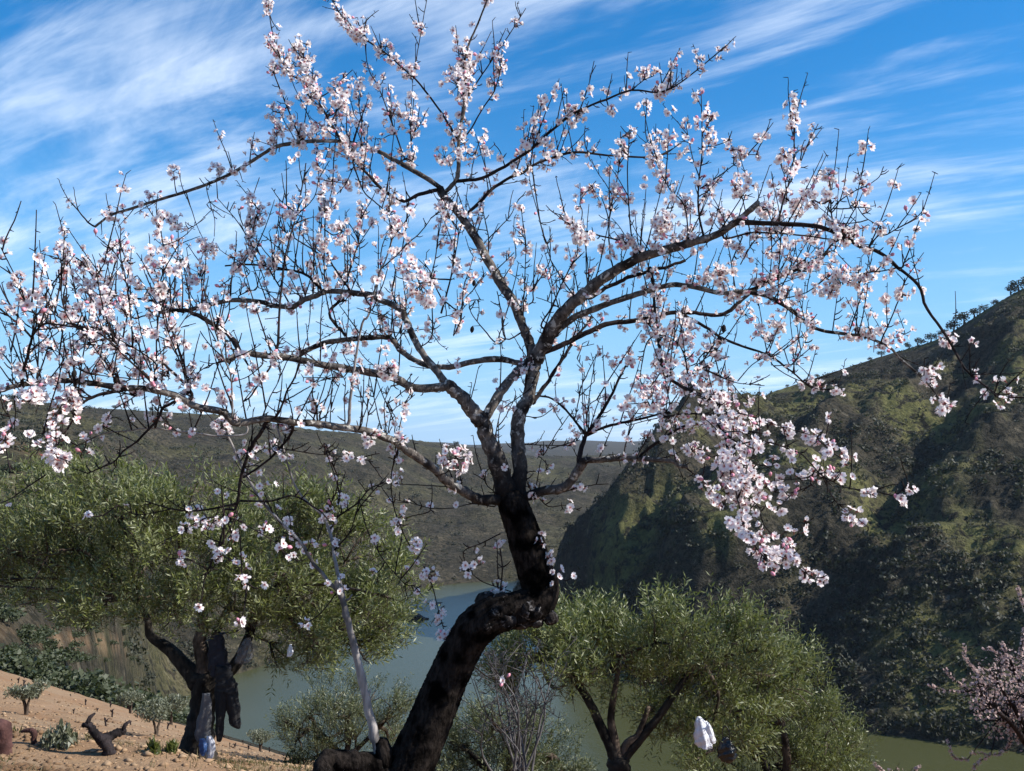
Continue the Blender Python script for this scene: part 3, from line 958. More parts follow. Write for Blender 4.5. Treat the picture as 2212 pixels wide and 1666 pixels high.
# survey of the tree: kind, thickness at start / end (photo units), drift in depth (m), blossom, points per survey sheet
# kind: L limb (grey bark), B branch, S shoot, C pale cane
SURVEY = [
 # stems
 ('L', 58, 44, -0.05, 0, 'V 1096,1068 1078,1010 1058,960 1042,910'),
 ('L', 40, 36, 0.10, 0, 'V 1120,1082 1122,1000 1118,950 1122,895 1140,862 1150,815 1158,775'),
 ('L', 44, 34, -0.10, 0, 'V 1042,912 1015,880 990,852 965,832'),
 ('L', 30, 25, 0.15, 0, 'V 1044,908 1070,865 1098,825 1130,792 1150,778'),
 ('L', 30, 23, 0.25, 0, 'V 1154,780 1142,735 C 1960,1540 1880,1330 1750,1120 1600,870 1500,680 1330,420 1130,180 1100,120'),
 ('L', 40, 17, -0.45, 0.05, 'V 1158,778 1173,747 1207,688 1250,645 1301,603 1365,565 1407,548 1472,531 1514,519 1552,506 1600,472 1638,438'),
 ('L', 32, 23, -0.25, 0, 'V 1092,1078 M 600,1290 480,1230 380,1170 280,1080 180,1010 80,940 20,900'),
 ('L', 30, 25, -0.10, 0, 'V 1125,1078 M 940,1265 1050,1230 1180,1210 1250,1140 1290,1080 1330,1020'),
 ('L', 27, 17, -0.25, 0.05, 'V 966,834 950,836 D 2080,760 1860,650 1700,610 1450,570 1200,530 1000,490 700,430 500,420 250,400 100,480'),
 ('L', 23, 18, -0.30, 0.05, 'D 1900,1330 1600,1220 1350,1180 1000,1130 800,1120 500,1080 200,1130 60,1010'),
 ('L', 22, 12, 0.45, 0.15, 'V 965,830 935,792 905,752 890,720 877,691 869,671 848,659 817,646 803,638 753,632 704,630 681,640 657,648 630,663 589,660 560,652 499,649 440,662 404,671'),
 ('L', 18, 14, 0.35, 0.1, 'V 1132,788 1080,776 1025,781 970,793 915,787 869,761 848,734 828,728 797,730 767,732 736,736 705,740 674,752 645,768'),
 ('L', 20, 14, -0.30, 0.15, 'V 482,890 E 2050,530 1850,420 1500,345 1300,340 1000,300 740,265 500,275 200,310 0,370 -200,410'),
 ('L', 20, 12, -0.20, 0.05, 'M 1325,1015 1460,1010 1600,1000 1800,1010 1944,1020 S 400,900 450,910'),
 ('L', 22, 5, -0.35, 0.45, 'V 1182,748 1194,726 1237,688 1280,669 1331,650 1386,633 1450,616 1505,622 1556,633 1612,631 1663,642 1706,667 1740,697 1774,714 1833,722 1867,727 1920,750 1943,774 1996,820 2026,859 2038,882'),
 ('B', 15, 4, -0.45, 0.12, 'V 1590,480 1671,483 1748,487 1790,497 1824,510 1854,531 1897,544 1939,578 1982,616 2003,667 2047,731 2085,797 2135,839 2162,856 2230,860'),
 ('B', 15, 8, 0.3, 0.2, 'F 130,1000 330,920 500,830 680,750 850,690 1060,675 1150,660 1320,610 1500,590 1700,590 1930,620 2080,560 R 1180,1310 1250,1260 1400,1190 1500,1150 1600,1080'),
 ('B', 12, 8, 0.1, 0.3, 'F 600,430 760,330 900,270 1000,220 1200,160 1400,110 1600,40'),
 # top
 ('L', 15, 7, 0.35, 0.35, 'V 955,408 920,385 860,350 810,325 750,308 690,305 630,310 590,320 550,345 490,380 430,405 350,430 280,452 240,465 205,490'),
 ('B', 5, 2, 0.1, 0.05, 'V 205,490 190,480 165,450 150,432'),
 ('B', 11, 4, -0.3, 0.7, 'P 1410,1330 1280,1360 1170,1410 1080,1370 1000,1310 900,1200 810,1110 750,1010 690,920 620,800 560,690 510,580 470,430 465,390'),
 ('L', 14, 4, -0.25, 0.75, 'V 962,415 985,390 P 1550,1180 1550,1050 1560,900 1590,760 1590,600 1580,500 1620,320 1680,180 1740,30 1770,-40'),
 ('B', 10, 3, -0.2, 0.4, 'V 985,392 1040,385 1090,360 1150,320 1200,275 1250,240 1310,215 1365,195 1420,200 1460,185 1520,140 1565,102'),
 ('B', 10, 4, 0.3, 0.25, 'V 1000,470 1037,437 1062,410 1095,387 1130,373 1152,357 1207,336 1250,329 1313,336 1406,340 1441,331'),
 ('B', 6, 3, 0.2, 0.65, 'P 1560,1000 1430,790 1280,590 1150,470 1050,380 900,280 830,240 750,140 680,30 650,-30'),
 ('S', 4, 2, 0.1, 0.08, 'P 1600,700 1690,560 1800,400 1940,190 2020,60'),
 ('S', 4, 3, -0.1, 0.5, 'P 1570,1000 1640,900 1720,760 1800,640 1840,500 1850,430'),
 ('S', 3, 2, 0.1, 0.3, 'P 1640,480 1700,380 1780,220'),
 ('S', 4, 3, 0.1, 0.8, 'P 440,970 400,870 350,750 310,650 240,470'),
 ('S', 3.5, 2.5, 0.1, 0.65, 'P 560,690 470,570 400,540 340,480 320,440 290,370 250,240 220,50 215,-30'),
 ('S', 2.5, 2, 0, 0.5, 'P 550,530 450,470 350,405'),
 ('S', 3, 2, -0.1, 0.8, 'P 570,690 650,640 720,570 810,490'),
 ('S', 2.5, 2, 0.1, 0.05, 'P 1230,560 1250,440 1280,270 1320,40 1335,-40'),
 ('S', 4, 2, 0.1, 0.3, 'P 1190,1110 1170,1100 1090,880 1040,740 990,610 920,480 895,290 880,140'),
 ('S', 3, 2, -0.1, 0.55, 'P 1230,1120 1215,950 1230,780 1240,640'),
 ('S', 2.5, 2, 0.1, 0.6, 'P 1220,950 1250,900 1280,750'),
 ('S', 3, 2, 0.1, 0.5, 'P 900,1020 880,900 820,810'),
 ('S', 3, 2, -0.1, 0.6, 'P 880,900 850,700 860,570'),
 ('S', 3, 2, 0, 0.4, 'P 1640,1240 1650,1150 1700,980 1740,940'),
 ('S', 3, 2, 0, 0.5, 'P 1870,1150 1840,1060 1800,1010'),
 ('S', 4, 3, -0.1, 0.35, 'P 810,1130 880,1330 960,1410 1030,1470 1080,1530'),
 ('S', 2.5, 2, 0, 0.05, 'P 830,1140 800,1200 760,1290 700,1360'),
 ('S', 3, 2, 0, 0.8, 'P 560,1020 560,1100 570,1200 580,1300'),
 ('S', 3, 2, 0, 0.4, 'R 320,390 340,350 380,240 410,110'),
 ('S', 3, 2, -0.1, 0.6, 'R 600,260 660,210 715,185'),
 ('S', 2.5, 2, 0, 0.5, 'R 275,400 272,340 270,270'),
 ('S', 3, 2, 0, 0.35, 'R 205,600 240,510 260,450'),
 ('S', 3, 2, 0, 0.4, 'R 370,560 360,500 365,440'),
 # right half, shoots standing on the limbs
 ('S', 4, 2.5, 0.1, 0.55, 'R 490,1090 485,950 495,850 520,750 540,600 545,470'),
 ('S', 4, 2.5, 0, 0.12, 'R 610,1080 590,900 580,700 585,560 590,460'),
 ('S', 6, 2, 0.1, 0.3, 'R 970,1010 945,900 940,800 945,700 960,560 955,270'),
 ('S', 3.5, 2, -0.1, 0.65, 'R 950,760 1040,700 1120,640 1190,590 1250,590'),
 ('S', 3, 2, 0.05, 0.3, 'R 945,700 910,600 880,450'),
 ('S', 2.5, 2, 0, 0.5, 'R 960,550 1030,540 1110,510'),
 ('S', 2.5, 2, 0, 0.8, 'R 960,480 985,440 1010,400'),
 ('S', 2.5, 2, 0, 0.1, 'R 1080,960 1070,930 1030,830 980,770'),
 ('S', 4, 2, 0.1, 0.75, 'R 890,1040 870,850 800,770 750,680 720,610 700,560 670,470 680,300'),
 ('S', 4, 2, -0.1, 0.8, 'R 1060,960 1150,820 1200,740'),
 ('S', 6, 2, 0.1, 0.2, 'R 1350,940 1360,870 1400,740 1450,650 1490,550 1550,430'),
 ('S', 3.5, 2, 0, 0.4, 'R 1395,750 1430,580 1410,420 1405,330'),
 ('S', 3, 2, 0, 0.9, 'R 1390,800 1380,700 1360,640 1355,580'),
 ('S', 4, 3, 0, 0.8, 'G 1075,930 1070,880 1050,700 1045,480'),
 ('S', 3, 2, 0.1, 0.3, 'G 1060,760 1150,660 1300,560 1450,490 1560,410 1610,300'),
 ('S', 2.5, 1.5, 0, 0.3, 'G 1270,730 1330,600 1370,360'),
 ('S', 3.5, 2.5, 0, 0.1, 'G 1070,740 1200,745 1350,730 1480,740'),
 ('S', 2.5, 2, 0, 0.05, 'G 1340,735 1400,820 1500,890 1600,940'),
 ('S', 3, 2, -0.1, 0.4, 'G 1170,970 1260,890 1310,830'),
 ('S', 4, 2, -0.15, 0.3, 'G 1450,1160 1550,1030 1640,1020 1720,970 1850,900 1960,830 2040,740'),
 ('S', 3, 2, 0, 0.03, 'G 1815,1360 1810,1300 1800,1120'),
 ('S', 2.5, 2, 0, 0.25, 'G 1810,1330 1870,1280 1940,1240'),
 ('S', 3.5, 2, -0.1, 0.95, 'G 1740,1370 1600,1400 1500,1410 1380,1430 1290,1490 1180,1520 1080,1540'),
 ('S', 2.5, 2, 0, 0.15, 'G 1100,1200 1200,1300 1290,1390'),
 ('S', 5, 4, 0.1, 0.5, 'G -50,1060 200,1000 400,1000 700,1020 1070,1070'),
 ('B', 7, 5, 0.1, 0.45, 'G 0,1650 270,1570 500,1450 700,1380 850,1300 960,1240 1040,1150 1100,1080'),
 ('S', 4, 3, 0.1, 0.3, 'G 740,1400 850,1380 920,1330 980,1260'),
 ('S', 3, 2, 0.1, 0.4, 'G 410,960 430,1150 410,1450 380,1520'),
 ('S', 3, 2, -0.1, 0.25, 'G 530,930 510,1300 490,1700'),
 ('S', 4, 3, 0.1, 0.4, 'G 320,990 200,1150 100,1330'),
 ('S', 4, 3, 0, 0.4, 'G 120,1040 60,1180 10,1300'),
 ('S', 4, 2, 0.1, 0.15, 'R 95,660 120,830 145,970 185,1110 210,1180'),
 ('S', 5, 3, 0, 0.75, 'R 640,1080 560,1030 440,1000 300,950 230,890'),
 ('S', 3, 2, 0, 0.7, 'R 330,960 350,880 340,820 420,720'),
 ('S', 2.5, 2, 0, 0.1, 'R 260,900 200,880 170,850'),
 ('S', 3.5, 2.5, 0, 0.6, 'R 700,1090 740,980 760,900 800,820'),
 ('S', 3.5, 2.5, 0, 0.5, 'R 760,1060 880,1000 900,900 900,820'),
 ('S', 4, 2.5, 0.1, 0.6, 'N 1180,470 1250,310 1290,200 1310,120'),
 ('S', 2.5, 2, 0, 0.5, 'N 1190,470 1280,450 1340,420'),
 ('S', 3, 2, 0, 0.05, 'N 905,415 920,300 930,220'),
 ('S', 2.5, 2, 0, 0.4, 'N 545,540 580,450 600,380'),
 ('S', 3.5, 2.5, 0, 0.1, 'N 570,560 700,470 780,400'),
 ('S', 2.5, 2, 0, 0.3, 'N 670,610 740,500 760,450'),
 ('S', 3.5, 2, 0, 0.4, 'N 250,470 140,600 240,660 370,710 500,720'),
 ('S', 3, 2, 0, 0.7, 'N 370,700 450,610 530,560'),
 ('B', 9, 3, -0.1, 0.2, 'R 870,1405 970,1460 1080,1530 1250,1590 S 950,240 1060,320 1110,360 1180,420 1230,440 1390,445'),
 ('S', 3, 2, 0.1, 0.1, 'S 950,250 970,300 1060,360 1150,400 1240,440'),
 ('S', 3, 2, 0.0, 0.6, 'N 480,200 600,260 700,330 800,380'),
 ('S', 4, 2, 0.1, 0.6, 'N 520,140 620,110 740,80 850,10'),
 ('S', 3, 2, -0.1, 0.7, 'N 620,240 760,200 900,100 1050,90'),
 # pendulous branch on the right, near the viewer
 ('B', 11, 8, -0.75, 0.5, 'F 1285,640 1300,720 1320,850 1340,1050 1360,1190 1430,1280 1550,1360 1680,1420 1840,1500'),
 ('B', 8, 3, -0.25, 0.75, 'S 560,490 640,540 670,650 690,800 700,900 740,1060 770,1160 800,1270 870,1400 930,1470'),
 ('S', 3.5, 2, 0.1, 0.8, 'S 915,1460 1060,1450 1100,1490 1180,1560 1300,1590'),
 ('B', 8, 7, 0.0, 0.2, 'F 1240,120 1250,240 1270,400 1285,680'),
 ('S', 4, 2, 0.0, 0.85, 'F 1300,820 1200,900 1150,1100 1130,1300 1200,1450'),
 ('S', 4, 2, -0.1, 0.85, 'F 1320,820 1450,860 1550,950 1600,1100 1630,1330'),
 ('S', 3.5, 2, -0.1, 0.9, 'F 1360,1190 1250,1350 1180,1450 1220,1560'),
 ('S', 3, 2, 0, 0.3, 'F 1640,1400 1620,1200 1600,1050'),
 ('S', 3.5, 2, 0, 0.25, 'F 1910,1010 1830,1060 1710,1150'),
 ('S', 4, 2.5, -0.1, 0.3, 'S 540,280 620,160 650,100'),
 ('S', 3.5, 2, 0, 0.3, 'S 500,300 600,340 700,390 770,470 830,520'),
 ('S', 4, 3, -0.1, 0.6, 'S 430,905 540,990 620,1080 690,1150'),
 ('B', 14, 5, 0.2, 0.05, 'M 1290,1080 1300,980 1330,860 1370,800 1430,710 1500,600 1560,470 1620,350'),
 ('B', 8, 4, 0.0, 0.2, 'M 1345,840 1450,790 1550,760 1700,730 1944,670 S 300,610 430,590 560,590 640,600'),
 ('B', 8, 4, -0.15, 0.55, 'S 180,830 300,740 380,690 450,660 600,650 800,690 920,710'),
 ('S', 5, 2, -0.25, 0.3, 'S 640,660 750,760 860,755 980,770 1080,810 1150,840 1250,950 1330,1000 1430,1040 1560,1050 1700,1080 1780,1010'),
 ('S', 3, 2, -0.05, 0.45, 'S 1270,975 1340,1110 1420,1180 1540,1270'),
 ('S', 4, 2, -0.2, 0.7, 'S 640,570 750,585 860,610 1000,660 1100,690 1200,720 1330,780'),
 ('S', 3, 1.5, 0.1, 0.6, 'S 690,900 870,990 1080,985 1240,965 1360,945'),
 ('S', 4, 2, -0.05, 0.65, 'S 720,1000 750,1050 870,1160 920,1270 1000,1340 1080,1420 1180,1560'),
 ('S', 2.5, 2, 0, 0.7, 'S 1060,1400 1130,1290 1180,1220'),
 ('S', 3, 2, 0, 0.8, 'S 700,930 850,1000 980,1060 1100,1060 1230,1000'),
 ('S', 3, 2, 0, 0.9, 'S 1090,1060 1000,1150 900,1150 880,1200'),
 ('S', 3, 2, 0, 0.8, 'S 690,800 600,850 520,800 440,830'),
 ('S', 3, 2, 0, 0.8, 'S 700,880 800,860 900,900 1000,880'),
 ('S', 3, 2, 0, 0.8, 'S 680,700 780,700 860,760 850,800'),
 ('B', 12, 6, 0.2, 0.05, 'V 1150,868 F 0,1530 110,1380 220,1210 330,1040 400,920 520,770 620,630'),
 ('S', 6, 5, 0.1, 0.05, 'M 1340,850 1330,820 1250,720 1180,640 1100,580 1010,560'),
 ('S', 3, 2, 0, 0.15, 'M 1265,720 1300,540 1330,400 1280,300'),
 ('S', 2.5, 2, 0, 0.05, 'M 1300,560 1400,460'),
 ('S', 3, 2, 0, 0.2, 'M 1360,800 1365,700 1370,620 1480,560'),
 ('S', 3, 2, 0, 0.1, 'M 920,705 1020,710 1110,650'),
 ('S', 3.5, 2, 0, 0.1, 'M 700,850 720,760 740,680 760,600'),
 ('S', 4, 2, 0, 0.1, 'M 1600,990 1640,820 1680,640'),
 ('S', 3, 2, 0, 0.1, 'M 1700,990 1760,880 1800,800'),
 ('S', 3, 2, 0, 0.1, 'M 1100,930 1200,900 1300,870'),
 ('S', 3, 2, 0, 0.1, 'M 950,905 1100,910 1270,915'),
 ('S', 3, 2, 0, 0.05, 'M 1040,980 1130,830 1220,700'),
 # centre, shoots between the stems
 ('S', 5, 3, 0.1, 0.05, 'F 80,730 200,520 320,250 450,0'),
 ('S', 4, 2, -0.1, 0.05, 'F 100,800 190,560 300,280 370,150'),
 ('S', 4, 2, 0.1, 0.25, 'F -10,480 0,350 100,180 180,0 R 145,970'),
 ('S', 4, 2.5, 0, 0.05, 'F 430,420 310,250 180,30'),
 ('S', 3, 2, 0, 0.1, 'F 300,550 150,470 30,430'),
 ('S', 3, 2, 0, 0.1, 'F 150,470 210,300 300,170'),
 ('S', 3, 2, 0, 0.05, 'F 585,320 590,150 600,0'),
 ('S', 2.5, 1.5, 0, 0.6, 'F 410,935 500,950 640,920'),
 ('S', 5, 2, -0.1, 0.35, 'C 1110,1430 1180,1180 1230,980 1260,800 1290,560 1180,400 1130,280 1100,200'),
 ('S', 4, 2, 0.1, 0.4, 'C 1000,1060 1010,1020 1050,850 1070,650 1090,470'),
 ('S', 3.5, 2, 0, 0.35, 'C 700,760 760,680 850,620 940,520 1000,430'),
 ('S', 4, 2, 0.05, 0.3, 'C 1310,1400 1350,1150 1400,1000 1450,830'),
 ('S', 4, 2, 0.1, 0.3, 'C 1600,860 1610,640 1580,480 1550,330 1540,200'),
 ('S', 3, 2, 0, 0.03, 'C 1605,650 1750,500 1840,400 1920,240'),
 ('S', 3.5, 2, 0, 0.35, 'C 1970,1560 1990,1100 2000,850 2000,680 1960,600'),
 ('S', 3, 2, 0, 0.5, 'C 1740,1100 1850,930 1900,830'),
 ('S', 3, 2, 0, 0.5, 'C 1680,990 1800,870 1880,790'),
 ('S', 4, 2.5, 0, 0.05, 'C 1790,1700 1740,1400 1700,1200'),
 ('S', 4, 2, 0, 0.1, 'C 1700,1750 1560,1600 1430,1430 1400,1300'),
 ('S', 3.5, 2, 0, 0.3, 'C 1320,1500 1350,1300 1450,1180 1600,1000'),
 ('S', 3, 2, 0, 0.2, 'C 1240,1666 1300,1450 1420,1300 1560,1290'),
 ('S', 4, 3, 0, 0.1, 'C 770,240 750,420 725,600 700,760 680,860'),
 ('S', 4, 2, 0, 0.3, 'C 1090,1230 1010,1050 990,980 870,860'),
 ('S', 4, 3, -0.1, 0.1, 'C 640,1700 620,1666 600,1500 590,1300 600,1150 630,980'),
 ('S', 3, 2, 0.1, 0.3, 'C 740,1380 720,1150 700,1000 660,900'),
 ('C', 10, 4, -0.2, 0.35, 'D 1390,1100 1400,900 1430,650 1450,500 1490,250 1540,50 C 340,1460 400,1230 460,1000 510,900 550,800 600,640'),
 ('S', 3, 2, 0, 0.3, 'C 1000,1700 1060,1500 1200,1450 1320,1400'),
 ('S', 3, 2, 0, 0.25, 'C 400,1600 560,1620 720,1640 900,1600 1050,1600'),
 ('S', 3, 2, 0, 0.2, 'C 380,1400 500,1450 600,1500 680,1500'),
 ('S', 3, 2, 0.1, 0.3, 'C 100,1300 220,1050 250,800 240,600'),
 ('S', 3, 2, 0.1, 0.4, 'C 40,1300 110,1050 180,900 230,700 290,420 280,290'),
 ('S', 3, 2, -0.1, 0.9, 'C 700,1000 800,1000 880,1100 920,1250 960,1350'),
 # left half
 ('B', 15, 10, 0.25, 0.1, 'D 250,395 170,260 40,130 B 420,1580 300,1500 180,1440 100,1400 0,1400 A 1750,970 1690,980'),
 ('S', 5, 3, 0.1, 0.15, 'A 1700,980 1600,1030 1500,1045 1430,1070 1350,1020'),
 ('B', 7, 3, 0.1, 0.5, 'A 1700,930 1560,870 1420,855 1300,830 1150,830 1050,830 960,850 860,900 700,970'),
 ('B', 8, 4, 0.15, 0.2, 'B 1500,1170 1400,1060 1300,1000 1150,970 1000,940 850,920 700,915 500,930'),
 ('B', 8, 7, -0.1, 0.1, 'B 1600,1430 1700,1600 D 1290,120 1350,210'),
 ('S', 7, 3, 0.1, 0.12, 'B 1060,1700 1070,1400 1100,1100 1130,850 1190,600 1250,400 1300,150 1330,0 1350,-150'),
 ('S', 4.5, 2, -0.1, 0.35, 'B 1210,1380 1100,1190 1000,1030 900,860 800,720 720,600 620,450 520,330 420,220'),
 ('S', 3.5, 2, 0, 0.85, 'B 720,620 790,490 830,400 870,330'),
 ('S', 3, 2, 0, 0.7, 'B 690,510 650,400 635,320'),
 ('S', 3, 2, 0, 0.7, 'B 760,480 780,300 800,180 860,0'),
 ('S', 3, 2, 0, 0.3, 'B 1040,920 920,780 850,680 760,610'),
 ('S', 3.5, 2, 0, 0.15, 'B 1330,1000 1180,850 1080,760 980,670 880,590'),
 ('S', 4, 2, 0.1, 0.2, 'B 1480,1200 1470,1000 1430,800 1400,700 1330,480'),
 ('S', 5, 3, 0, 0.3, 'B 1850,1240 1750,1090 1650,950 1600,880 1480,800 1330,700 1200,620 1120,560 1050,490'),
 ('S', 4, 2, 0, 0.8, 'B 1420,760 1500,580 1520,400 1580,300 1620,150 1640,0'),
 ('S', 4, 3, -0.1, 0.7, 'B 1560,1180 1540,900 1550,700 1550,500'),
 ('S', 3, 2, 0, 0.5, 'B 1270,380 1370,290 1450,180 1490,0'),
 ('S', 3, 2, 0, 0.3, 'B 1240,370 1170,310 1080,240 990,110'),
 ('S', 2.5, 2, 0, 0.1, 'B 1250,480 1380,430'),
 ('S', 2.5, 2, 0, 0.6, 'B 1140,580 1110,450 1100,380'),
 ('S', 4, 2, 0.1, 0.45, 'B 1770,1120 1850,850 1900,680 1920,500 1950,300'),
 ('S', 5, 2.5, 0, 0.4, 'B 550,1290 570,1050 600,850 620,700'),
 ('S', 4, 3, 0, 0.2, 'B 420,1590 500,1530 540,1420 550,1300'),
 ('S', 2.5, 1.5, 0.1, 0.02, 'B 305,110 350,300 390,450 385,620'),
 ('S', 2.5, 1.5, 0.1, 0.02, 'B 90,160 150,350 200,500 270,650'),
 ('S', 2, 1.5, 0, 0.02, 'B 360,340 200,490 30,580'),
 ('S', 3, 2, 0, 0.3, 'B 260,1300 250,1100 240,900 300,700'),
 ('S', 3, 2, 0, 0.85, 'B 260,800 320,740 330,700'),
 ('S', 3, 2, 0, 0.3, 'B 640,1250 760,1190 830,1170 870,970'),
 ('S', 2.5, 2, 0, 0.1, 'B 700,1080 760,1000 740,960'),
 ('S', 2.5, 2, 0, 0.1, 'B 1080,1340 980,1370 880,1410'),
 ('S', 2.5, 2, 0, 0.1, 'B 1060,1470 920,1490'),
 ('S', 2.5, 2, 0, 0.1, 'B 1080,1220 980,1205 850,1160'),
 ('S', 3, 2, 0, 0.15, 'B 1160,1225 1260,1220 1390,1220'),
 ('S', 9, 4, -0.1, 0.15, 'V 48,834 A 250,1600 290,1480 320,1330 370,1210 470,1125 600,1130 750,1150 900,1150'),
 ('S', 4.5, 2, -0.1, 0.3, 'A 370,1190 390,1060 330,970 270,880 220,750 170,640 130,560 70,440 10,320'),
 ('S', 3.5, 2, 0, 0.15, 'A 330,1270 200,1130 100,1050 0,970'),
 ('S', 3, 2, 0, 0.3, 'A 380,1200 250,1110 150,990 110,930'),
 ('S', 3, 2, 0, 0.3, 'A 600,1110 550,970 490,870'),
 ('S', 3, 2, 0, 0.05, 'E 140,320 125,100 120,0 A 95,1290'),
 ('S', 3.5, 2, 0, 0.2, 'A 800,1130 750,1110 690,1000 650,850 650,700 650,500 600,390'),
 ('S', 3, 1.5, 0, 0.1, 'A 960,745 850,710 760,620 670,510 610,410'),
 ('S', 2.5, 1.5, 0, 0.05, 'A 800,755 750,745 620,690 480,640 340,565'),
 ('S', 4.5, 3, -0.1, 0.95, 'A 1130,830 1070,740 1000,650 930,560 860,470 760,400 700,330'),
 ('S', 3, 2, 0, 0.35, 'A 1010,630 1100,490 1120,380 1150,260'),
 ('S', 2.5, 2, 0, 0.2, 'A 1160,700 1150,590 1125,470'),
 ('S', 4.5, 2, 0, 0.25, 'A 1290,1390 1300,1260 1330,1100 1360,950 1340,750 1310,560 1250,430 1170,330'),
 ('S', 3, 2, 0, 0.4, 'A 1340,760 1350,560 1380,430 1385,300'),
 ('S', 5, 3, 0, 0.35, 'A 1600,1750 1500,1640 1330,1470 1200,1310 1090,1200 900,1100 830,1040'),
 ('S', 4, 2.5, 0.1, 0.3, 'A 1650,1560 1450,1400 1250,1290 1100,1200 950,1180 800,1180'),
 ('S', 8, 4, 0.1, 0.15, 'V 415,852 385,815 A 1700,1530 1600,1510 1450,1480 1300,1420 1150,1370 1000,1350 900,1350 800,1440 780,1490'),
 ('S', 4, 2, 0, 0.4, 'A 1650,1520 1650,1300 1670,1050 1690,850 1690,700 1730,560'),
 ('S', 4, 2, 0, 0.6, 'A 1820,1000 1830,900 1850,600 1880,300 1870,0'),
 ('S', 4, 2, 0, 0.6, 'A 1800,980 1790,650 1740,450 1710,250 1690,100 1650,20'),
 ('S', 3, 2, 0, 0.3, 'A 1700,740 1560,760 1420,760'),
 ('S', 4, 2, 0, 0.2, 'A 1990,1700 1930,1600 1850,1400 1750,1150 1720,1000'),
 ('S', 4, 2, 0, 0.2, 'A 1950,1660 1890,1500 1800,1350 1720,1200'),
 ('S', 3, 2, 0, 0.2, 'A 1820,1260 1930,1100 2000,1000'),
 ('S', 3, 2, 0, 0.5, 'A 2040,960 1990,850 2000,700 1940,520'),
 ('S', 3, 2, 0, 0.4, 'A 1150,1560 1050,1400 960,1320 900,1240'),
 ('C', 6, 4, -0.1, 0.15, 'Q 1085,1400 1090,1350 1080,1200 1040,1100 1010,1000 970,870 960,800'),
 ('S', 5, 3, 0, 0.2, 'Q 890,1280 860,1150 820,1030 780,950 740,870'),
 ('S', 5, 2.5, 0, 0.35, 'Q 740,1260 640,1150 560,1050 500,950 450,880'),
 ('S', 5, 2.5, 0, 0.45, 'Q 725,1245 600,1130 500,1030 400,980 320,960 240,900 210,830'),
 ('S', 3, 2, 0, 0.3, 'Q 770,1200 740,1000 735,900'),
 ('S', 3, 2, 0, 0.3, 'Q 880,1290 920,1200 1000,1150 1100,1120'),
 ('S', 4, 2, 0, 0.25, 'Q 560,1230 470,1080 430,1020 380,990'),
 ('S', 3, 2, 0, 0.3, 'Q 130,1220 150,1120 230,1080 300,1110'),
 ('S', 3, 2, 0, 0.4, 'Q 280,1230 275,1130 220,1040 240,980'),
 ('B', 13, 3, -0.1, 0.1, 'E 1350,350 1150,390 980,440 880,490 780,560 800,600 760,700 700,790 690,860'),
 ('B', 9, 3, 0.1, 0.1, 'E 1870,440 1850,480 1720,550 1680,640 1600,740 1450,900 1300,1010 1200,1120 1050,1190 930,1240'),
 ('S', 4, 2, 0, 0.1, 'E 1640,330 1500,380 1350,480 1200,570 1120,680'),
 ('C', 6, 3, 0, 0.15, 'V 530,938 E 2300,850 2082,820 1900,800 1780,790 1680,770 1500,770 1350,795 1150,810 1000,860 880,920 760,980'),
 ('S', 3, 2, 0, 0.3, 'E 1150,800 1080,740 1200,650 1300,690'),
 ('S', 3, 2, -0.1, 0.8, 'E 680,330 700,450 640,600 660,780 600,880'),
 ('S', 3, 2, -0.1, 0.7, 'E 450,280 430,450 380,600'),
 ('S', 3, 2, -0.1, 0.7, 'E 230,310 260,420 300,470'),
 ('S', 4, 2, -0.1, 0.75, 'E 690,850 600,950 580,1050 740,1120'),
 ('S', 3, 2, -0.1, 0.3, 'E 700,790 560,830 430,820 340,820'),
 ('S', 3, 2, -0.1, 0.3, 'E 0,380 120,720 60,900 110,1220'),
 ('S', 4, 2, 0, 0.1, 'E 480,1260 300,1380 130,1500 0,1560'),
 ('S', 3, 2, 0, 0.1, 'E 1220,270 1150,130 1050,0 A 960,1330'),
 ('S', 3, 2, 0, 0.2, 'E 1480,250 1250,230 1000,200 880,170 740,80'),
 # below the left limbs
 ('S', 6, 4, 0, 0.1, 'D 620,1060 680,950 730,800 800,680 870,510'),
 ('S', 5, 2, 0, 0.05, 'D 1080,1110 1090,1020 1180,800 1230,580'),
 ('S', 3, 2, 0, 0.02, 'D 1190,1110 1200,980 1240,850 1290,710'),
 ('S', 4, 2, 0, 0.02, 'D 700,900 740,880 880,800 1000,730 1200,620'),
 ('S', 3.5, 2, 0, 0.05, 'D 1730,1200 1700,1080 1650,850 1610,650'),
 ('S', 3, 2, 0, 0.05, 'D 1570,1180 1590,1000 1540,880 1490,780'),
 ('S', 4, 2, 0, 0.1, 'D 470,1080 560,850 640,700 670,560'),
 ('S', 5, 2.5, 0, 0.35, 'D 1060,1120 1040,950 1000,830 1010,700 1000,500'),
 ('S', 3.5, 2, 0, 0.05, 'D 1780,1220 1760,930 1830,740'),
 ('S', 3, 2, 0, 0.2, 'D 1800,1220 1850,1000 2000,900 2082,830'),
 ('S', 3.5, 2, 0, 0.2, 'D 480,500 380,600 280,660 150,690'),
 ('S', 6, 4, 0, 0.35, 'D 600,460 520,600 430,730 350,850 280,900'),
 ('S', 3, 2, 0, 0.05, 'D 1350,1180 1340,900 1350,700 1300,600'),
 ('S', 3, 2, 0, 0.2, 'D 1870,1240 1880,1080 1830,1000 1780,900'),
 ('S', 3, 2, 0, 0.1, 'D 1490,1200 1530,1090 1500,800 1440,740'),
 ('S', 3, 2, 0, 0.3, 'D 560,380 540,280 525,200'),
 ('S', 4, 2, 0, 0.2, 'D 1830,740 1950,730 2030,830'),
 # the low tangle on the left
 ('C', 12, 7, 0.0, 0.2, 'T 1745,1130 1600,960 1530,850 1420,740 1320,620 1240,480 1170,330 1130,270'),
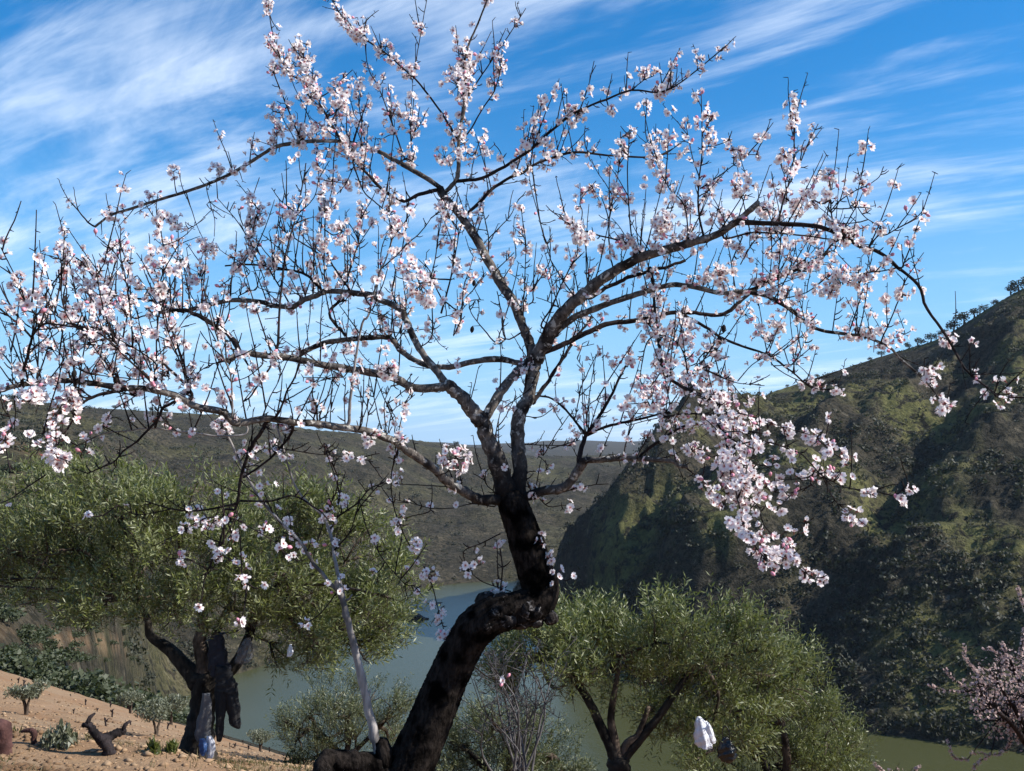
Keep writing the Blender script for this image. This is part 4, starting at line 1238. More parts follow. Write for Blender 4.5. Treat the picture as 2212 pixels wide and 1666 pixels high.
 ('C', 12, 8, 0.1, 0.1, 'T 1750,1130 1710,960 1690,840 1660,740 1640,700'),
 ('C', 7, 5, 0.1, 0.05, 'T 1640,710 1540,620 1490,530 1450,400 1430,330 1410,260'),
 ('S', 4, 3, 0, 0.15, 'T 1650,720 1720,560 1690,440 1660,350'),
 ('S', 5, 3, 0, 0.15, 'T 1700,760 1720,720 1820,650 1880,580 1950,550'),
 ('S', 3, 2, 0, 0.1, 'T 1650,740 1600,900 1590,960'),
 ('S', 4, 2, 0, 0.1, 'T 1710,880 1780,800 1820,690 1900,590 1980,500'),
 ('B', 11, 4, 0.1, 0.02, 'T 1350,250 1340,270 1290,350 1250,440 1220,560 1200,680 1140,690 1140,830 1100,900 1060,990 1040,1040'),
 ('B', 8, 5, 0.1, 0.02, 'T 1490,260 1480,300 1400,400 1300,480 1240,520'),
 ('S', 6, 3, 0, 0.1, 'T 1205,650 1080,680 980,690 870,680 740,640'),
 ('S', 3, 2, 0, 0.1, 'T 880,680 700,710 600,660'),
 ('S', 5, 4, 0, 0.05, 'T 1225,640 1380,640 1500,615 1640,700'),
 ('S', 4, 2, 0, 0.15, 'T 1200,730 1080,720 1000,750 900,810 780,870'),
 ('S', 3, 2, 0, 0.25, 'T 1210,740 1300,790 1400,850 1470,920'),
 ('S', 3, 2, 0, 0.35, 'T 1200,730 1180,800 1150,870 1090,860'),
 ('S', 3, 2, 0, 0.4, 'T 1060,990 960,940 860,930'),
 ('S', 3, 2, 0, 0.5, 'T 1100,900 1200,960 1260,1060'),
 ('S', 3, 2, 0, 0.4, 'T 1440,900 1500,940 1560,940'),
 ('S', 3, 2, 0, 0.3, 'T 1400,370 1600,400 1800,420 1900,440'),
 ('S', 3, 2, 0, 0.2, 'T 1650,360 1700,500 1730,640 1660,700'),
 ('S', 4, 2.5, -0.15, 0.5, 'V 868,945 T 2010,430 1990,540 2010,690 2065,830'),
 ('S', 3, 2, -0.1, 0.5, 'K 1030,90 1040,110 1090,230 1120,350 1150,460 1180,560 1240,660'),
 ('S', 2.5, 1.5, 0, 0.05, 'K 1180,560 1260,710 1310,750 1390,800'),
 ('S', 3, 2, 0, 0.05, 'T 1830,640 1860,760 1900,850 1960,950 2060,1060 K 960,230 1030,310'),
 ('S', 3, 2, 0, 0.1, 'M 700,1340 550,1320 400,1350 250,1350 130,1320 0,1290'),
 ('S', 3, 2, 0, 0.15, 'M 740,1530 600,1600 480,1660 K 1350,130 1280,20'),
 ('S', 3, 2, 0, 0.3, 'M 230,1380 100,1410 60,1430'),
 ('S', 3, 2, 0, 0.45, 'K 1640,270 1550,240 1440,200 1350,130 1280,60'),
 ('S', 3, 2, 0, 0.5, 'K 1860,60 1950,120 1965,200'),
 ('S', 2.5, 2, 0, 0.4, 'M 990,1630 1020,1560 1030,1510'),
 ('S', 4, 3, 0, 0.02, 'K 1565,260 1580,100 1560,-60'),
 ('S', 3, 2, 0, 0.2, 'M 700,1240 640,1180 650,1080 750,1060'),
 ('S', 3, 2, 0, 0.3, 'M 400,1200 200,1190 0,1180'),
 ('S', 3, 2, 0, 0.45, 'M 1000,1265 1080,1340 1200,1330 1300,1370'),
 ('S', 3, 2, 0, 0.6, 'M 1200,1230 1380,1190 1500,1180'),
 ('S', 3, 2, 0, 0.6, 'M 940,1200 930,1100 1050,1090 1080,1040'),
]

# fluffy blossom clusters: x, y, radius (photo units), flowers, nearer than their branch by (m)
CLUSTERS = [(598, 100, 26, 9, 0), (650, 92, 22, 9, 0), (740, 190, 28, 10, 0), (670, 210, 28, 10, .1), (990, 185, 40, 26, .15),
 (1000, 120, 24, 8, 0), (1085, 140, 17, 8, 0), (730, 235, 32, 14, .1), (700, 280, 30, 12, 0), (590, 240, 20, 7, 0),
 (610, 285, 24, 8, 0), (850, 245, 26, 9, 0), (895, 155, 18, 7, 0), (835, 100, 20, 7, 0), (1010, 330, 22, 8, 0),
 (960, 340, 24, 8, 0), (880, 575, 26, 10, .4), (905, 612, 34, 18, .5), (925, 650, 22, 9, .5), (845, 490, 32, 12, .1),
 (715, 450, 22, 10, 0), (740, 500, 26, 10, .1), (450, 535, 26, 9, 0), (430, 590, 28, 10, 0), (135, 535, 20, 7, 0),
 (170, 575, 18, 6, 0), (240, 650, 26, 9, .1), (270, 665, 24, 8, 0), (330, 425, 18, 6, 0), (375, 370, 15, 6, 0),
 (470, 365, 17, 8, 0), (985, 990, 36, 22, .35), (840, 795, 32, 14, .15), (800, 940, 22, 6, .1), (1435, 480, 26, 14, .1),
 (1255, 510, 28, 12, .1), (1480, 720, 34, 20, .1), (1400, 700, 30, 12, .1), (1440, 770, 26, 10, 0), (1360, 775, 22, 8, 0),
 (1390, 830, 28, 12, 0), (1410, 865, 30, 15, 0), (1445, 870, 24, 10, 0), (1525, 818, 20, 9, 0), (1570, 890, 32, 14, 0),
 (1545, 862, 24, 9, 0), (1590, 920, 24, 9, 0), (1660, 920, 16, 5, 0), (1700, 930, 16, 5, 0), (1580, 1000, 36, 20, .1),
 (1600, 1040, 32, 14, .1), (1560, 1060, 26, 9, .1), (1640, 1050, 26, 9, 0), (1590, 1130, 24, 12, .1), (1615, 1165, 22, 9, .1),
 (1690, 1200, 28, 15, 0), (1660, 1218, 20, 7, 0), (1740, 1240, 14, 5, 0), (1780, 1250, 15, 6, 0), (1835, 1115, 18, 7, 0),
 (1790, 970, 18, 8, 0), (1760, 945, 16, 6, 0), (1730, 440, 32, 15, 0), (1790, 380, 17, 9, 0), (1755, 430, 24, 9, 0),
 (1590, 410, 18, 8, 0), (1660, 450, 24, 9, 0), (1820, 512, 28, 12, 0), (1900, 495, 13, 5, 0), (1820, 600, 26, 11, 0),
 (1860, 605, 20, 8, 0), (1790, 630, 22, 8, 0), (1950, 635, 15, 8, 0), (2010, 820, 18, 8, 0), (2040, 882, 16, 8, .05),
 (1870, 720, 15, 6, 0), (1545, 590, 28, 12, 0), (1610, 680, 28, 11, 0), (1680, 700, 22, 9, 0), (1640, 720, 22, 8, 0),
 (1330, 420, 18, 7, 0), (1340, 320, 16, 6, 0), (1245, 250, 26, 9, 0), (1390, 155, 16, 7, 0), (1322, 238, 13, 4, 0),
 (1180, 310, 26, 9, 0), (1150, 300, 16, 6, 0), (480, 920, 24, 9, .1), (122, 990, 26, 11, 0), (70, 850, 28, 8, 0),
 (150, 860, 24, 8, 0), (900, 1182, 16, 7, 0), (932, 1243, 15, 5, 0), (955, 1372, 14, 4, 0), (985, 1396, 15, 4, 0),
 (950, 1325, 10, 3, 0), (928, 1305, 11, 3, 0), (1880, 1065, 10, 3, 0), (1945, 1080, 12, 5, 0), (1968, 1056, 10, 3, 0),
 (1775, 833, 10, 3, 0), (1793, 900, 7, 2, 0), (1814, 840, 6, 1, 0), (40, 600, 12, 4, 0), (1190, 1205, 12, 4, 0),
 (1090, 1468, 10, 3, 0), (350, 580, 22, 7, 0), (380, 480, 20, 6, 0), (560, 470, 22, 8, 0), (690, 360, 16, 5, 0),
 (1700, 330, 14, 6, 0), (1530, 250, 14, 5, 0), (1600, 330, 16, 5, 0), (1430, 400, 18, 6, 0), (1480, 440, 18, 6, 0),
 (1240, 1245, 4, 1, 0), (520, 1345, 8, 3, 0), (660, 1348, 8, 3, 0), (575, 1260, 6, 1, 0), (520, 1250, 7, 2, 0), (430, 1310, 6, 2, 0),
 (737, 1250, 8, 2, 0), (805, 1235, 7, 2, 0), (470, 1205, 10, 3, 0), (625, 1125, 8, 3, 0), (190, 1115, 7, 2, 0), (400, 1140, 12, 4, 0)]

EXTRA_BLOSSOM_ZONES = None


class Branch:
    pass


def build_almond():
    g = np.random.default_rng(101)
    base = at(868, 1700, TREE_D)
    root = empty('almond_tree', base)
    tag(root, 'leaning almond tree in full pale pink blossom, filling the foreground', 'tree')
    known = []          # (vx, vy, depth, radius m) of everything already grown

    def part(nm, mb, mats, smooth=True):
        o = link(nm, mb.mesh(nm, mats, smooth), root, tuple(-base))
        return o

    # ---- trunk: leans right to a swollen knee, then turns up
    tp = [(848, 1760, 128, .00), (862, 1710, 118, .00), (882, 1662, 106, .0), (912, 1595, 96, .0), (942, 1525, 90, .0), (972, 1455, 86, .0),
          (1000, 1398, 84, -.02), (1030, 1354, 86, -.04), (1072, 1326, 80, -.05), (1116, 1318, 78, -.04), (1152, 1306, 82, -.02),
          (1167, 1274, 80, .0), (1157, 1232, 78, .0), (1141, 1182, 76, .0), (1125, 1135, 70, .0), (1111, 1096, 66, .0), (1103, 1072, 60, .02)]
    ctl = []
    for x, y, w, dd in tp:
        d = TREE_D + dd
        ctl.append((*at(x, y, d), 0.5 * w * 0.9 / F * d))
    C = crom(np.array(ctl), 20)
    mb = MB()
    n = len(C)
    sides = 84
    # bark relief: lengthwise ridges, lumps
    P, R = C[:, :3], C[:, 3]
    mb.tube(P, R, sides)
    V = mb.V[0]
    ring = V[:n * sides].reshape(n, sides, 3)
    ax = P[:, None, :]
    out = ring - ax
    s = np.concatenate([[0], np.cumsum(np.linalg.norm(np.diff(P, axis=0), axis=1))])
    aa = np.arange(sides)
    ph = aa[None, :] * 1.0
    cx = np.cos(aa * 2 * PI / sides)[None, :]
    sx_ = np.sin(aa * 2 * PI / sides)[None, :]
    S = s[:, None] + 0 * ph
    rid = fbm(cx * 3.4 + 4 + 0 * S, sx_ * 3.4 + S * 3.0, 4, True) * 0.10 + fbm(cx * 1.3 + S * 4.5, sx_ * 1.3 + S * 2, 3) * 0.10
    rid = rid * 0.9 + 0.05 * (g.random((n, sides)) - 0.5)
    plates = fbm(cx * 5.5 + 2 + 1.2 * S, sx_ * 5.5 + S * 7.0, 3, True)
    rid = rid + 0.10 * np.clip(plates * 1.6, -0.9, 0.5) + 0.05 * fbm(cx * 11 + 5, sx_ * 11 + S * 22, 2)
    knee = np.exp(-((S - np.interp(8.6, np.arange(len(tp)), np.interp(np.arange(len(tp)) * 20, np.arange(n), s))) / 0.16) ** 2)
    rid = rid + knee * 0.16 * fbm(cx * 2.2 + 9, sx_ * 2.2 + S * 6, 3)
    ring2 = ax + out * (1 + rid[:, :, None])
    V[:n * sides] = ring2.reshape(-1, 3)
    # burrs on the knee and the sawn-off stub with its raised lip
    def knob(x, y, w, dd, h=1.0, seed=0):
        gg = np.random.default_rng(seed)
        d = TREE_D + dd
        c = at(x, y, d)
        r = 0.5 * w / F * d
        ring_ = []
        nu, nv = 18, 12
        vv = []
        for i in range(nv + 1):
            t = PI * i / nv
            for j in range(nu):
                a = 2 * PI * j / nu
                k = r * (1 + 0.16 * (gg.random() - 0.5) + 0.12 * math.sin(3 * a + seed + 2 * t) * math.sin(t))
                vv.append(c + k * np.array((math.sin(t) * math.cos(a), math.sin(t) * math.sin(a), h * math.cos(t))))
        q = [(i * nu + j, i * nu + (j + 1) % nu, (i + 1) * nu + (j + 1) % nu, (i + 1) * nu + j) for i in range(nv) for j in range(nu)]
        mb.add(vv, q)
    part('trunk', mb, [M_TRUNK])
    # the swollen knee: a burr of many lumps
    mb = MB()
    for kx, ky, kw, kd in ((1172, 1318, 64, -.03), (1182, 1296, 46, -.02), (1060, 1306, 66, -.02), (1090, 1300, 50, -.07), (1130, 1338, 60, -.07), (1150, 1318, 62, -.09),
                           (1100, 1338, 56, -.10), (1020, 1352, 62, -.05), (1035, 1330, 52, -.04), (1060, 1350, 56, -.10), (1195, 1334, 40, -.05), (1165, 1345, 34, -.07),
                           (1000, 1385, 60, -.05), (1170, 1275, 62, -.04), (1120, 1298, 44, -.06), (1080, 1325, 54, -.11)):
        knob(kx - 6, ky, kw * .84, kd + .015, g.uniform(.75, 1.0), int(kx + ky))
    part('burr', mb, [M_BURR])
    for x, y, w, dd in tp[-4:]:
        known.append((x, y, TREE_D + dd, 0.5 * w / F * TREE_D))
    # ---- old stump beside the foot
    mb = MB()
    sp_ = [(884, 1700, 80, 0), (845, 1668, 66, -.03), (800, 1652, 56, -.06), (760, 1646, 48, -.10), (722, 1642, 42, -.14), (696, 1632, 26, -.16)]
    ctl = np.array([(*at(x, y, TREE_D + dd), .5 * w / F * TREE_D) for x, y, w, dd in sp_])
    C2 = crom(ctl, 4)
    mb.tube(C2[:, :3], C2[:, 3] * (1 + .16 * (g.random(len(C2)) - .5)), 12, True, 0, .12, 8)
    mb.tube([at(828, 1650, TREE_D - .05), at(830, 1622, TREE_D - .05), at(824, 1600, TREE_D - .05)], [.05, .042, .03], 9, True, 0, .12, 9)
    mb.tube([at(708, 1640, TREE_D - .16), at(696, 1655, TREE_D - .2), at(700, 1680, TREE_D - .22)], [.035, .04, .05], 8, True, 0, .14, 10)
    part('stump', mb, [M_TRUNK])
    # ---- the sucker that rises from the stump
    mb = MB()
    cc = np.array([(*at(x, y, TREE_D + dd), .5 * w / F * TREE_D) for x, y, w, dd in
                   ((822, 1640, 22, -.05), (812, 1602, 20, -.05), (796, 1532, 18, -.06), (777, 1445, 16, -.08), (757, 1362, 14, -.1), (742, 1302, 12.5, -.1), (731, 1272, 11, -.1), (727, 1255, 10, -.1))])
    cc = crom(cc, 4)
    rr = cc[:, 3] * (1 + .10 * (g.random(len(cc)) - .5))
    cc[:, :3] += g.normal(size=(len(cc), 3)) * .0012
    for k in (5, 11, 18, 23):
        rr[k] *= 1.16
    mb.tube(cc[:, :3], rr, 12, True, 0, .06, 4)
    for k in (4, 9, 13, 17, 20, 24):
        e = rand_unit(g, 1)[0] * np.array((1, .6, .3)) + np.array((0, 0, .5))
        mb.tube([cc[k, :3], cc[k, :3] + e * .028, cc[k, :3] + e * .04 + np.array((0, 0, .012))], [.008, .006, .004], 6)
    part('sucker', mb, [M_CANE])
    for x, y in ((795, 1532), (757, 1362), (731, 1272), (727, 1255)):
        known.append((x, y, TREE_D - .1, .015))

    branches = []
    names = {'L': 'limb', 'B': 'branch', 'S': 'shoot', 'C': 'cane'}
    for kind, w0, w1, dd, fl, txt in SURVEY:
        pts = []
        f = None
        for tok in txt.split():
            if tok in CR:
                f = CR[tok]
            else:
                a, b = tok.split(',')
                pts.append(f(float(a), float(b)))
        K = np.array(known)
        dist = np.hypot(K[:, 0] - pts[0][0], K[:, 1] - pts[0][1])
        # prefer thick wood to grow from
        score = dist - 400 * np.minimum(K[:, 3], 0.02)
        k = int(np.argmin(score))
        if dist[k] < 46:
            d0 = K[k, 2]
            if dist[k] > 5:
                pts = [(K[k, 0], K[k, 1])] + pts
        else:
            d0 = TREE_D + 0.15 * g.normal()
        w0, w1 = {'L': (w0 * (.75 if w0 < 39 else .86), w1 * .76), 'B': (w0 * .85, w1 * .85), 'C': (w0 * .75, w1 * .75), 'S': (w0 * .95, w1 * .9)}[kind]
        pts = np.array(pts)
        ln = np.concatenate([[0], np.cumsum(np.hypot(*np.diff(pts, axis=0).T))])
        tt = ln / ln[-1]
        extra = dd + (0.12 * g.normal() if kind in 'SC' else 0.04 * g.normal())
        if kind == 'S':
            extra += g.uniform(-0.28, 0.28) * min(1.0, ln[-1] / 250)
        dep = d0 + extra * tt
        w = w0 + (w1 - w0) * tt ** 0.8
        ctl = np.array([(*at(x, y, d), .5 * ww / F * d, x, y, d) for (x, y), d, ww in zip(pts, dep, w)])
        C = crom(ctl, 5 if kind == 'L' else 4)
        m = len(C)
        # natural kinks
        jit = g.normal(size=(m, 3)) * (C[:, 3:4] * (0.06 if kind == 'L' else 0.15))
        jit[0] = 0
        C[:, :3] += jit
        R = C[:, 3] * (1 + 0.14 * (g.random(m) - 0.5))
        R = np.maximum(R, 0.0019)
        b = Branch()
        b.P, b.R, b.xy, b.d, b.fl, b.kind = C[:, :3], R, C[:, 4:6], C[:, 6], fl, kind
        b.len = ln[-1]
        branches.append(b)
        mb = MB()
        sides = {'L': 12, 'B': 8, 'S': 5, 'C': 8}[kind]
        mb.tube(C[:, :3], R, sides, True, 0, 0.08 if kind in 'LB' else 0.04, int(g.integers(1e6)))
        # little spurs, the thorny look of old fruit wood
        if kind in 'BSL':
            step = 15 if kind != 'L' else 30
            k = int(ln[-1] / step)
            for _ in range(k):
                if g.random() < 0.30:
                    continue
                i = int(g.integers(1, m - 1))
                T = C[min(i + 1, m - 1), :3] - C[i - 1, :3]
                T /= np.linalg.norm(T) + 1e-9
                nrm = np.cross(T, rand_unit(g, 1)[0])
                nrm /= np.linalg.norm(nrm) + 1e-9
                dirn = nrm + 0.5 * T
                L = g.uniform(0.012, 0.040)
                p0 = C[i, :3]
                p1 = p0 + dirn * (R[i] + L * 0.5)
                p2 = p0 + dirn * (R[i] + L) + np.array((0, 0, 0.25 * L))
                mb.tube([p0, p1, p2], [0.0030, 0.0024, 0.0017], 4, True)
                if g.random() < 0.30:
                    p3 = p1 + (rand_unit(g, 1)[0] * 0.7 + dirn * 0.5) * L * 0.7
                    mb.tube([p1, p3], [0.0022, 0.0014], 3, True)
        mat = {'L': M_LIMB, 'B': M_TWIG, 'S': M_TWIG, 'C': M_CANE}[kind]
        part(names[kind], mb, [mat])
        for i in range(0, m, 2):
            known.append((C[i, 4], C[i, 5], C[i, 6], R[i]))
    # ---- finer twigs that fill the crown
    tw = MB()
    fine = []
    for b in branches:
        m = len(b.P)
        k = int(b.len / (42 if b.kind == 'S' else 24) * g.uniform(0.5, 1.2))
        if b.xy[:, 0].mean() < 1000 and b.xy[:, 1].mean() < 900:
            k = int(k * 1.35)
        if b.xy[:, 1].min() > 1080:
            k = int(k * 0.6)
        for _ in range(k):
            i = int(g.integers(m // 4, m))
            T = b.P[min(i + 1, m - 1)] - b.P[max(i - 1, 0)]
            T /= np.linalg.norm(T) + 1e-9
            up = np.array((0, 0, 1.0))
            strong = g.random() < (.45 if b.kind in 'LB' else .22) and i < .8 * m and not (b.xy[i, 1] < 520 and b.xy[i, 0] < 420)
            if strong:
                dirn = T * 0.2 + up * g.uniform(0.8, 1.3) + rand_unit(g, 1)[0] * 0.45
            else:
                dirn = T * 0.45 + up * g.uniform(0.1, 0.8) + rand_unit(g, 1)[0] * 0.75
            dirn /= np.linalg.norm(dirn)
            L = g.uniform(0.16, 0.42) if strong else g.uniform(0.05, 0.20)
            if b.xy[i, 1] > 950 or b.xy[i, 1] < 260:
                L *= .6
            pts = [b.P[i]]
            nseg = 5
            for s_ in range(nseg):
                dirn = dirn + rand_unit(g, 1)[0] * (.08 if strong else .16) + up * 0.04
                dirn /= np.linalg.norm(dirn)
                pts.append(pts[-1] + dirn * L / nseg)
            pts = np.array(pts)
            R = np.linspace(0.0034 if strong else .0028, 0.0016, len(pts))
            tw.tube(pts, R, 4, True)
            for _k in range(int(L / 0.035)):
                j = int(g.integers(1, len(pts)))
                q = pts[j] + (rand_unit(g, 1)[0] + dirn * .4) * g.uniform(0.008, 0.022)
                tw.tube([pts[j], q], [0.0022, 0.0014], 3, True)
            f = Branch()
            f.P, f.R, f.kind = pts, R, 'T'
            f.fl = min(0.8, b.fl * 0.6 + 0.06)
            f.d = pts[:, 1]
            f.len = L * F / b.d[i]
            fine.append(f)
    o = part('twigs', tw, [M_TWIG])
    tag(o, kind='stuff')

    # ---- blossoms
    variants = flower_meshes()
    spots = []      # (pos, normal, size, variant)

    def bloom(p, nrm, size=None):
        v = g.random()
        k = int(g.integers(0, 4)) if v < 0.80 else (4 if v < 0.92 else 5)
        sz = g.uniform(0.0140, 0.0218) if size is None else size
        spots.append((p, nrm, sz, k))

    view = np.array((0, -1.0, 0))
    for b in branches + fine:
        m = len(b.P)
        seg = np.linalg.norm(np.diff(b.P, axis=0), axis=1)
        L = seg.sum()
        cnt = L / 0.0152 * b.fl
        if b.kind == 'L':
            cnt *= 0.75
        # blossoms sit in groups along the wood
        k = int(cnt / 2.4 + g.random())
        for _ in range(k):
            f = g.random() * (m - 1)
            if b.kind == 'L':
                f = (0.15 + 0.85 * g.random()) * (m - 1)
            i = min(int(f), m - 2)
            p = b.P[i] + (b.P[i + 1] - b.P[i]) * (f - i)
            T = b.P[i + 1] - b.P[i]
            T /= np.linalg.norm(T) + 1e-9
            for _j in range(int(g.integers(1, 5))):
                nrm = np.cross(T, rand_unit(g, 1)[0])
                nrm /= np.linalg.norm(nrm) + 1e-9
                pos = p + nrm * (b.R[i] + g.uniform(0.010, 0.026)) + T * g.normal() * 0.014
                face = nrm + 0.45 * rand_unit(g, 1)[0] + np.array((0.30, -0.12, 0.30))
                bloom(pos, face / np.linalg.norm(face))
    # clusters on short spurs
    sp_mb = MB()
    K = np.array(known)
    BX = np.concatenate([b.xy for b in branches])
    BP = np.concatenate([b.P for b in branches])
    for (x, y, r, nfl, nearer) in CLUSTERS:
        dist = np.hypot(BX[:, 0] - x, BX[:, 1] - y)
        k = int(np.argmin(dist + 18 * (BP[:, 1] - TREE_D + 0.5) * (1 if nearer else 0)))
        d = BP[k, 1] - nearer
        c = at(x, y, d)
        rm = r / F * d
        sp_mb.tube(crom(np.array([BP[k], BP[k] * .5 + c * .5 + np.array((0, 0, -0.02)), c]), 4), np.linspace(.0035, .002, 9), 5)
        for _ in range(int(nfl * (1.1 if (x > 1350 and y > 860) else 1.6))):
            dv = rand_unit(g, 1)[0]
            q = c + dv * rm * (0.55 + 0.45 * g.random())
            face = dv + 0.4 * rand_unit(g, 1)[0] + 0.2 * view + np.array((.25, 0, .2))
            bloom(q, face / np.linalg.norm(face))
            if g.random() < 0.7:
                sp_mb.tube([c, q - face / np.linalg.norm(face) * 0.006], [0.0018, 0.0012], 3, False)
    o = part('spurs', sp_mb, [M_TWIG])
    tag(o, kind='stuff')
    # the blossoms that show largest are pieces of their own, the rest one mass
    inview = [i for i, (p, n_, s_, k) in enumerate(spots) if abs(p[0] / p[1]) < 0.51 and k < 4]
    inview.sort(key=lambda i: -spots[i][2] / spots[i][0][1])
    top = set(inview[:300])
    meshes = [v.mesh('blossom', [M_PETAL, M_STAMEN, M_CALYX, M_BUD]) for v in variants]
    arr = [v.arrays() for v in variants]
    rest = {k: [] for k in range(len(variants))}
    for i, (p, nrm, sz, k) in enumerate(spots):
        rot = Vector(nrm).to_track_quat('Z', 'Y').to_matrix().to_4x4() @ Matrix.Rotation(g.random() * 6.28, 4, 'Z')
        if i in top:
            o = bpy.data.objects.new('blossom', meshes[k])
            COL.objects.link(o)
            o.parent = root
            o.matrix_basis = Matrix.Translation(Vector(p - base)) @ rot @ Matrix.Scale(sz, 4)
        else:
            rest[k].append((p, np.array(rot.to_3x3()) * sz))
    mbr = MB()
    for k, lst in rest.items():
        if not lst:
            continue
        V, q, t, mq, mt, uq, ut = arr[k]
        nV = len(V)
        Rm = np.array([r for _, r in lst])
        Pm = np.array([p for p, _ in lst])
        W = np.einsum('nij,vj->nvi', Rm, V) + Pm[:, None, :]
        N = len(lst)
        off = (np.arange(N) * nV)[:, None, None]
        mbr.add(W.reshape(-1, 3), (q[None] + off).reshape(-1, 4), (t[None] + off).reshape(-1, 3), 0)
        mbr.mq[-1] = np.tile(mq, N)
        mbr.mt[-1] = np.tile(mt, N)
        mbr.uq[-1] = np.tile(uq, (N, 1, 1))
        mbr.ut[-1] = np.tile(ut, (N, 1, 1))
    o = part('blossoms', mbr, [M_PETAL, M_STAMEN, M_CALYX, M_BUD])
    tag(o, kind='stuff')
    # a few black husks of last year's almonds still hang on
    hm = MB()
    for x, y in ((1563, 710), (1555, 735), (1545, 757), (1020, 712), (250, 820), (160, 808), (1024, 612)):
        d_ = np.hypot(BX[:, 0] - x, BX[:, 1] - y)
        k = int(np.argmin(d_))
        c = at(x, y, BP[k, 1] - .01)
        me_ = MB()
        h = 0.016
        rings = [(-1, .15), (-.6, .6), (0, .8), (.6, .6), (1, .15)]
        me_.tube([c + np.array((0.15 * z_ * h, 0, z_ * h)) for z_, _ in rings], [h * r_ * .8 for _, r_ in rings], 7)
        me_.tube([c + np.array((0, 0, h)), BP[k]], [.0014, .0018], 3)
        part('almond_husk', me_, [M_NUT])
    print('blossoms', len(spots))
    return root


def flower_meshes():
    """six shapes of almond flower, unit radius, facing +Z"""
    out = []
    gg = np.random.default_rng(77)
    for k in range(6):
        mb = MB()
        if k == 5:      # bud
            rings = [(-0.2, 0.12), (0.15, 0.36), (0.5, 0.40), (0.8, 0.24), (0.95, 0.05)]
            mb.tube([(0, 0, z) for z, _ in rings], [r for _, r in rings], 7, True, 3)
        else:
            openness = [0.18, 0.34, 0.10, 0.50, 1.05][k]
            np_ = 5
            for i in range(np_):
                a = 2 * PI * i / np_ + gg.normal() * 0.15
                ln = 1.0 + gg.normal() * 0.11
                wd = gg.uniform(0.72, 1.05)
                op = openness + gg.normal() * 0.20
                tw = gg.normal() * 0.15
                ss = [0.06, 0.38, 0.74, 1.0]
                hw = [0.09, 0.36, 0.48, 0.28]
                pv, uvv = [], []
                for r, (s, h) in enumerate(zip(ss, hw)):
                    for c in (-1, 0, 1):
                        lx = ln * (s if not (r == 3 and c == 0) else s - 0.10)
                        ly = c * h * wd
                        cup = 0.10 * abs(c) * s + gg.normal() * 0.02
                        rad = lx * math.cos(op * s)
                        zz = lx * math.sin(op * s) + cup + tw * c * s * 0.5
                        pv.append((rad * math.cos(a) - ly * math.sin(a), rad * math.sin(a) + ly * math.cos(a), zz))
                        uvv.append((0.5 + 0.5 * c, s))
                q = [(r * 3 + c, r * 3 + c + 1, (r + 1) * 3 + c + 1, (r + 1) * 3 + c) for r in range(3) for c in range(2)]
                uq = np.array([[uvv[j] for j in f] for f in q])
                mb.add(pv, q, None, 0, uq)
            if k < 4:
                for i in range(9):
                    a = gg.random() * 6.28
                    r0 = 0.05
                    r1 = gg.uniform(0.12, 0.34)
                    h = gg.uniform(0.28, 0.45)
                    w = 0.035
                    ca, sa = math.cos(a), math.sin(a)
                    mb.add([(r0 * ca - w * sa, r0 * sa + w * ca, 0.05), (r0 * ca + w * sa, r0 * sa - w * ca, 0.05), (r1 * ca, r1 * sa, h)], None, [(0, 1, 2)], 1)
        # calyx and stalk
        mb.tube([(0, 0, -0.75), (0, 0, -0.35), (0, 0, -0.05), (0, 0, 0.06)], [0.05, 0.10, 0.20, 0.16], 5, True, 2)
        out.append(mb)
    return out


almond = build_almond()

